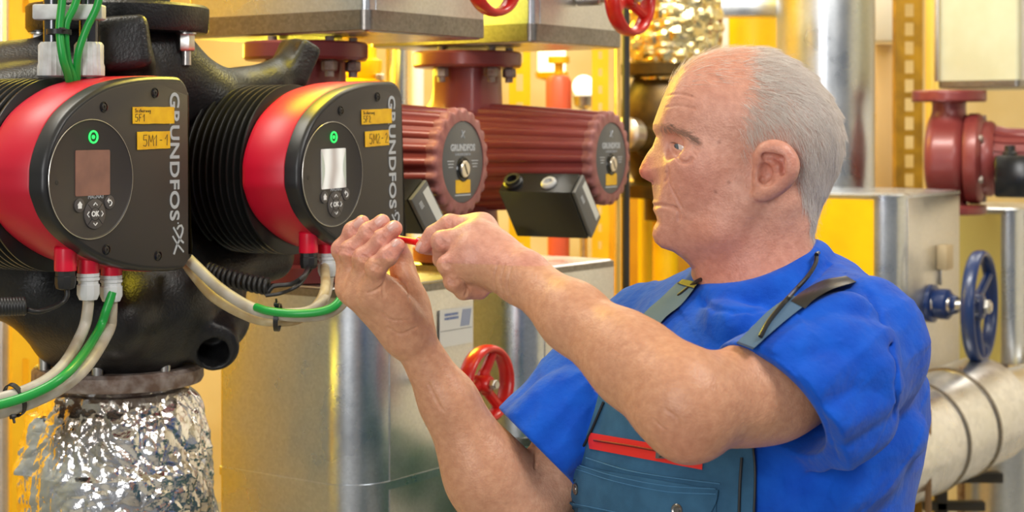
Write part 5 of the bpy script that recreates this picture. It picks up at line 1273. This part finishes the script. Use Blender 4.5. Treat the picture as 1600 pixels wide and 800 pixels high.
# cord round the neck
q = smooth_path([(1276, 397, 0), (1274, 412, 0), (1262, 432, 0), (1240, 456, 0), (1217, 482, 0), (1200, 504, 0), (1188, 526, 0)], 6)
w3 = shirt.trace([p.x for p in q], [p.y for p in q], 1.3, lift=.0085)
back = [H(1281, 392, -.012), H(1262, 388, -.05), H(1200, 398, -.082), H(1130, 425, -.078)]
q2_ = shirt.trace([1094, 1078, 1060], [437, 448, 462], 1.5, lift=.005)
bm = nb(); tube(bm, smooth_path([Vector(p) for p in w3[::-1]]+back+[Vector(p) for p in q2_], 3), .0024, 8); kid('neck_cord', bm, stm, 'thin black neck cord')
# trousers and boots (below the frame)
tr = SDF(); hc = Vector((.262, 1.945, 0))
tr.add(Elp(hc+V(0, 0, .95), (.19, .145, .16), (TL, TF, UP)), .02); tr.add(Elp(hc+V(0, 0, 1.05), (.185, .15, .1), (TL, TF, UP)), .05)
boots = []
for s_ in (1, -1):
    a = hc+TL*.095*s_; tr.chain([a+V(0, 0, .90), a+TF*.015+V(0, 0, .5), a+V(0, 0, .10)], [.095, .07, .062], .05, .03)
    bt = SDF(); bt.chain([a+V(0, 0, .16), a+V(0, 0, .055)], [.05, .05], .02); bt.add(Cap(a+V(0, 0, .048), a+TF*.15+V(0, 0, .04), .046, .04), .03); bt.cut(Fn(lambda p: -p[:, 2]), .004); boots.append(bt)
kidm('trousers', tr.mesh(.008, 'trousers'), den, 'petrol blue overall trousers')
for bt in boots: kidm('boot', bt.mesh(.007, 'boot'), M_['rubber'])
# ------------------------------------------------------------------ the screwdriver
a, b_ = Q(667, 381, 1.862), Q(606, 370, 1.895); d = (b_-a).normalized()
sdv = thing('screwdriver', 'small red screwdriver held between the fingers of both hands', 'screwdriver', zframe(a, d), None)
m_sd = plain('screwdriver_red', rgb(222, 20, 22), .3)
bm = nb(); lathe(bm, [(.0036, -.05), (.0048, -.045), (.0048, .002), (.0066, .004), (.0068, .0115), (.005, .0135)], I4, 20); obj('handle', bm, m_sd, sdv)
bm = nb(); lathe(bm, [(.0046, .0125), (.0040, .016), (.0036, .052)], I4, 18); obj('shaft', bm, m_sd, sdv, 'red insulated shaft')
bm = nb(); lathe(bm, [(.0017, .052), (.0017, .06)], I4, 14); obj('tip', bm, M_['steel'], sdv)
# ------------------------------------------------------------------ cables, glands and ties
def at1(a, b_, c): return H1 @ Vector((a, b_, c))
def at2(a, b_, c): return H2 @ Vector((a, b_, c))
glands = [(h_, onplane(Mh, px, py, -.036)[0], yb, m) for h_, Mh, px, py, yb, m in ((head1, H1, 102, 410, -.1035, 'rubber'), (head1, H1, 138, 412, -.1105, 'greygland'), (head1, H1, 174, 416, -.1165, 'greygland'), (head2, H2, 482, 385, -.101, 'rubber'), (head2, H2, 511, 385, -.1065, 'greygland'))]
GP = []
for hd_, a, y, m in glands:
    cz = -.036
    bm = nb(); lathe(bm, [(.0135, y-.012), (.0138, y-.010), (.0138, y+.016), (.012, y+.018)], T(a, 0, cz) @ RX(math.radians(-90)) @ Matrix.Scale(-1, 4, (0, 0, 1)) if False else T(a, 0, cz) @ frame((0, 0, 0), (1, 0, 0), (0, 0, -1), (0, 1, 0)), 28); st_ = obj('cable_socket', bm, M_['redglow'], hd_)
    fm = T(a, y-.012, cz) @ frame((0, 0, 0), (1, 0, 0), (0, 0, 1), (0, -1, 0))
    bm = nb()
    if m == 'rubber': lathe(bm, [(.0125, -.001), (.0125, .006), (.0132, .007), (.0132, .016), (.0115, .022), (.006, .024)], fm, 10)
    else: lathe(bm, [(.0145, -.001), (.0148, .003), (.0135, .004), (.0148, .005), (.0148, .008), (.013, .009), (.013, .0125), (.0146, .014), (.0146, .026), (.0115, .033), (.006, .034)], fm, 10)
    obj('cable_gland', bm, M_[m], st_, 'black cable gland' if m == 'rubber' else 'light grey cable gland', ang=25)
    GP.append(hd_.matrix_world @ Vector((a, y-.04, cz)))
def cable(label, pts, r, mat, name='cable', group=None, k=8):
    bm = nb(); tube(bm, smooth_path(pts, k), r, 14); return obj(name, bm, M_[mat], None, label, 'cable', group)
Gc = 'sheathed cables of the pump heads'
g = GP
cable('light grey cable from the middle gland of the nearer pump head', [g[1]+V(0, 0, .01), P(137, 485, g[1].y), P(128, 520, g[1].y-.01), P(95, 575, 2.02), P(45, 608, 1.97), P(-40, 632, 1.94), P(-300, 690, 1.86), P(-620, 800, 1.8)], .0072, 'cable', group=Gc)
cable('grey-brown cable from the right-hand gland of the nearer pump head', [g[2]+V(0, 0, .01), P(174, 490, g[2].y), P(168, 520, g[2].y-.01), P(128, 580, 2.03), P(65, 622, 1.985), P(-40, 655, 1.95), P(-300, 712, 1.87), P(-620, 822, 1.81)], .0076, 'cable', group=Gc)
cable('green wire running between the two grey cables at the lower left', [g[2]+V(.004, -.01, .008), P(167, 482, g[2].y-.015), P(152, 520, g[2].y-.03), P(110, 578, 1.99), P(55, 614, 1.95), P(-40, 642, 1.92), P(-300, 700, 1.84), P(-620, 810, 1.78)], .0058, 'green', 'earth_wire')
def coil(label, pts, r, R_, turns, grp='coiled black leads'):
    sp = smooth_path(pts, 20); n = len(sp)*6; out = []; prev = None
    for i in range(n):
        t = i/(n-1)*(len(sp)-1); j = min(int(t), len(sp)-2); p = sp[j].lerp(sp[j+1], t-j); d = (sp[j+1]-sp[j]).normalized()
        u_, v_, _ = axes(d, (0, 1, 0)); a = 2*math.pi*turns*i/(n-1); out.append(p+u_*math.cos(a)*R_+v_*math.sin(a)*R_)
    return out
c1_ = coil('', [P(-200, 470, 2.0), P(-40, 478, 2.02), P(0, 479, 2.03), P(38, 478, 2.04)], .003, .0085, 24)
cable('black coiled lead at the left edge under the nearer pump head', [g[0]+V(0, 0, .012), P(105, 462, g[0].y), P(92, 476, g[0].y-.01), P(60, 487, 2.04), P(42, 484, 2.04)]+c1_[::-1], .0032, 'rubber', 'coiled_lead', 'coiled black leads', 3)
c2_ = coil('', [P(322, 422, 2.34), P(350, 432, 2.33), P(385, 441, 2.32), P(420, 448, 2.31)], .003, .0095, 13)
cable('black coiled lead behind the cable bundle under the farther pump head', c2_[::2]+[P(428, 447, 2.31), P(455, 444, 2.31), P(474, 432, 2.31), g[3]+V(0, 0, .008)], .0034, 'rubber', 'coiled_lead', 'coiled black leads', 3)
cable('thin black lead looping just below the coiled one', [P(415, 462, 2.30), P(440, 458, 2.30), P(466, 446, 2.30), P(482, 425, g[3].y-.004), g[3]+V(.004, -.004, .006)], .0026, 'rubber')
cable('pale grey cable looping from behind the nearer pump head to the raised hand', [P(285, 395, 2.3), P(305, 415, 2.27), P(345, 452, 2.24), P(395, 482, 2.22), P(440, 492, 2.20), P(490, 494, 2.2), P(522, 484, 2.2), P(540, 466, 2.21), P(560, 430, 2.24)], .0078, 'cable', group=Gc)
cable('beige cable at the underside of the loop below the farther pump head', [P(284, 402, 2.31), P(300, 425, 2.29), P(335, 465, 2.26), P(390, 495, 2.24), P(430, 503, 2.23), P(470, 497, 2.25), P(496, 476, 2.27), P(508, 450, 2.30), g[4]+V(-.004, 0, .01)], .0070, 'cablebeige', group=Gc)
cable('light grey cable hanging from the white gland of the farther pump head', [g[4]+V(.004, 0, .01), P(514, 440, g[4].y-.006), P(506, 468, 2.27), P(480, 486, 2.24), P(440, 490, 2.22)], .0066, 'cable', group=Gc)
cable('green wire lying on the cable loop beside the raised hand', [P(400, 480, 2.205), P(420, 486, 2.19), P(460, 490, 2.18), P(500, 487, 2.18), P(524, 477, 2.185), P(538, 455, 2.2), P(556, 415, 2.23)], .0056, 'green', 'earth_wire')
def tie(label, c, d, rx, tail):
    root = thing('cable_tie', label, 'cable tie', c, 'black cable ties'); fm = zframe(c, d); u_, v_, n_ = axes(d)
    bm = nb(); pts = [c+u_*math.cos(2*math.pi*i/28)*rx[0]+v_*math.sin(2*math.pi*i/28)*rx[1] for i in range(28)]
    rings = []
    for i, p in enumerate(pts):
        o = (p-c).normalized(); rings.append([p+n_*.0032, p+n_*.0032+o*.0016, p-n_*.0032+o*.0016, p-n_*.0032])
    loft(bm, rings+[rings[0]], False, False); bmesh.ops.remove_doubles(bm, verts=bm.verts, dist=1e-6); obj('band', local(bm, root), M_['rubber'], root)
    hp = c+tail[0]; bm = nb(); box(bm, zframe(hp, tail[1]), .007, .006, .005, .001); tube(bm, [hp, hp+tail[1]*.008], .0016, 6); obj('lock', local(bm, root), M_['rubber'], root)
d = (P(45, 608, 1.97)-P(95, 575, 2.02)).normalized()
tie('black cable tie round the three cables at the lower left edge', P(23, 625, 1.965), d, (.0135, .0195), (V(.004, -.02, -.016), V(.3, -.3, -.9).normalized()))
tie('black cable tie round the cable loop under the farther pump head', P(434, 496, 2.213), V(1, 0, -.05), (.020, .017), (V(.0, -.012, .019), V(0, -.3, .9).normalized()))
# conduits and wires at the top left
def conduit(px, Z, label):
    root = thing('cable_conduit', label, 'conduit', P(px, 130, Z), 'steel conduits with white clips at the top left')
    t, b_ = P(px, -200, Z), P(px, 68, Z); t.x = b_.x
    bm = nb(); tube(bm, [b_, t], .0125, 20); obj('tube', local(bm, root), plain('black_chrome', (.10, .10, .11), .2, .9) if 'bc' not in M_ else M_['bc'], root)
    q = P(px, 66, Z); bm = nb(); n = 40; pts = []
    for i in range(n): rr = .0205 if i % 2 else .0195; pts.append((rr*math.cos(2*math.pi*i/n), rr*math.sin(2*math.pi*i/n)))
    prism(bm, pts, [(.003, -.046), (0, -.044), (0, -.032), (.0012, -.028), (.0012, -.004), (.004, 0)], T(*q)); obj('end_nut', local(bm, root), M_['greyplastic'], root, 'ribbed grey end nut')
    q = P(px, 20, Z); bm = nb(); slab(bm, rrect(-.022, -.010, .022, .010, .003), -.012, .012, frame(q+V(0, -.008, 0), (1, 0, 0), (0, 0, 1), (0, -1, 0)), .002); obj('clip', local(bm, root), M_['greyplastic'], root, 'grey saddle clip')
    bm = nb(); tube(bm, smooth_path([P(px, 95, Z), P(px+4, 115, Z), P(px+6, 135, Z+.01), P(px+8, 175, Z+.03)], 5), .0085, 14); obj('cable', local(bm, root), M_['cable'], root)
    return root
conduit(83, 2.185, 'left-hand steel conduit with grey clip and nut at the top left'); conduit(139, 2.195, 'second steel conduit with grey clip and nut, right of the first at the top left')
Gw = 'green wires at the top left'
cable('leftmost green wire hanging in front of the conduits', [P(99, -60, 2.140), P(97, 0, 2.140), P(93, 45, 2.140), P(98, 90, 2.140), P(108, 125, 2.160), P(112, 170, 2.200)], .0052, 'green', 'green_wire', Gw)
cable('middle green wire crossing behind the leftmost one', [P(135, -60, 2.160), P(118, 5, 2.155), P(103, 40, 2.150), P(105, 90, 2.155), P(116, 128, 2.170), P(118, 170, 2.210)], .005, 'green', 'green_wire', Gw)
cable('right-hand green wire slanting across the second conduit', [P(165, -60, 2.160), P(153, 5, 2.160), P(135, 45, 2.160), P(122, 85, 2.160), P(120, 128, 2.175), P(121, 170, 2.210)], .005, 'green', 'green_wire', Gw)
tie('black cable tie round the green wires at the top left', P(92, 50, 2.150), V(0, 0, 1), (.02, .014), (V(.008, -.015, .002), V(.5, -.3, 0).normalized()))
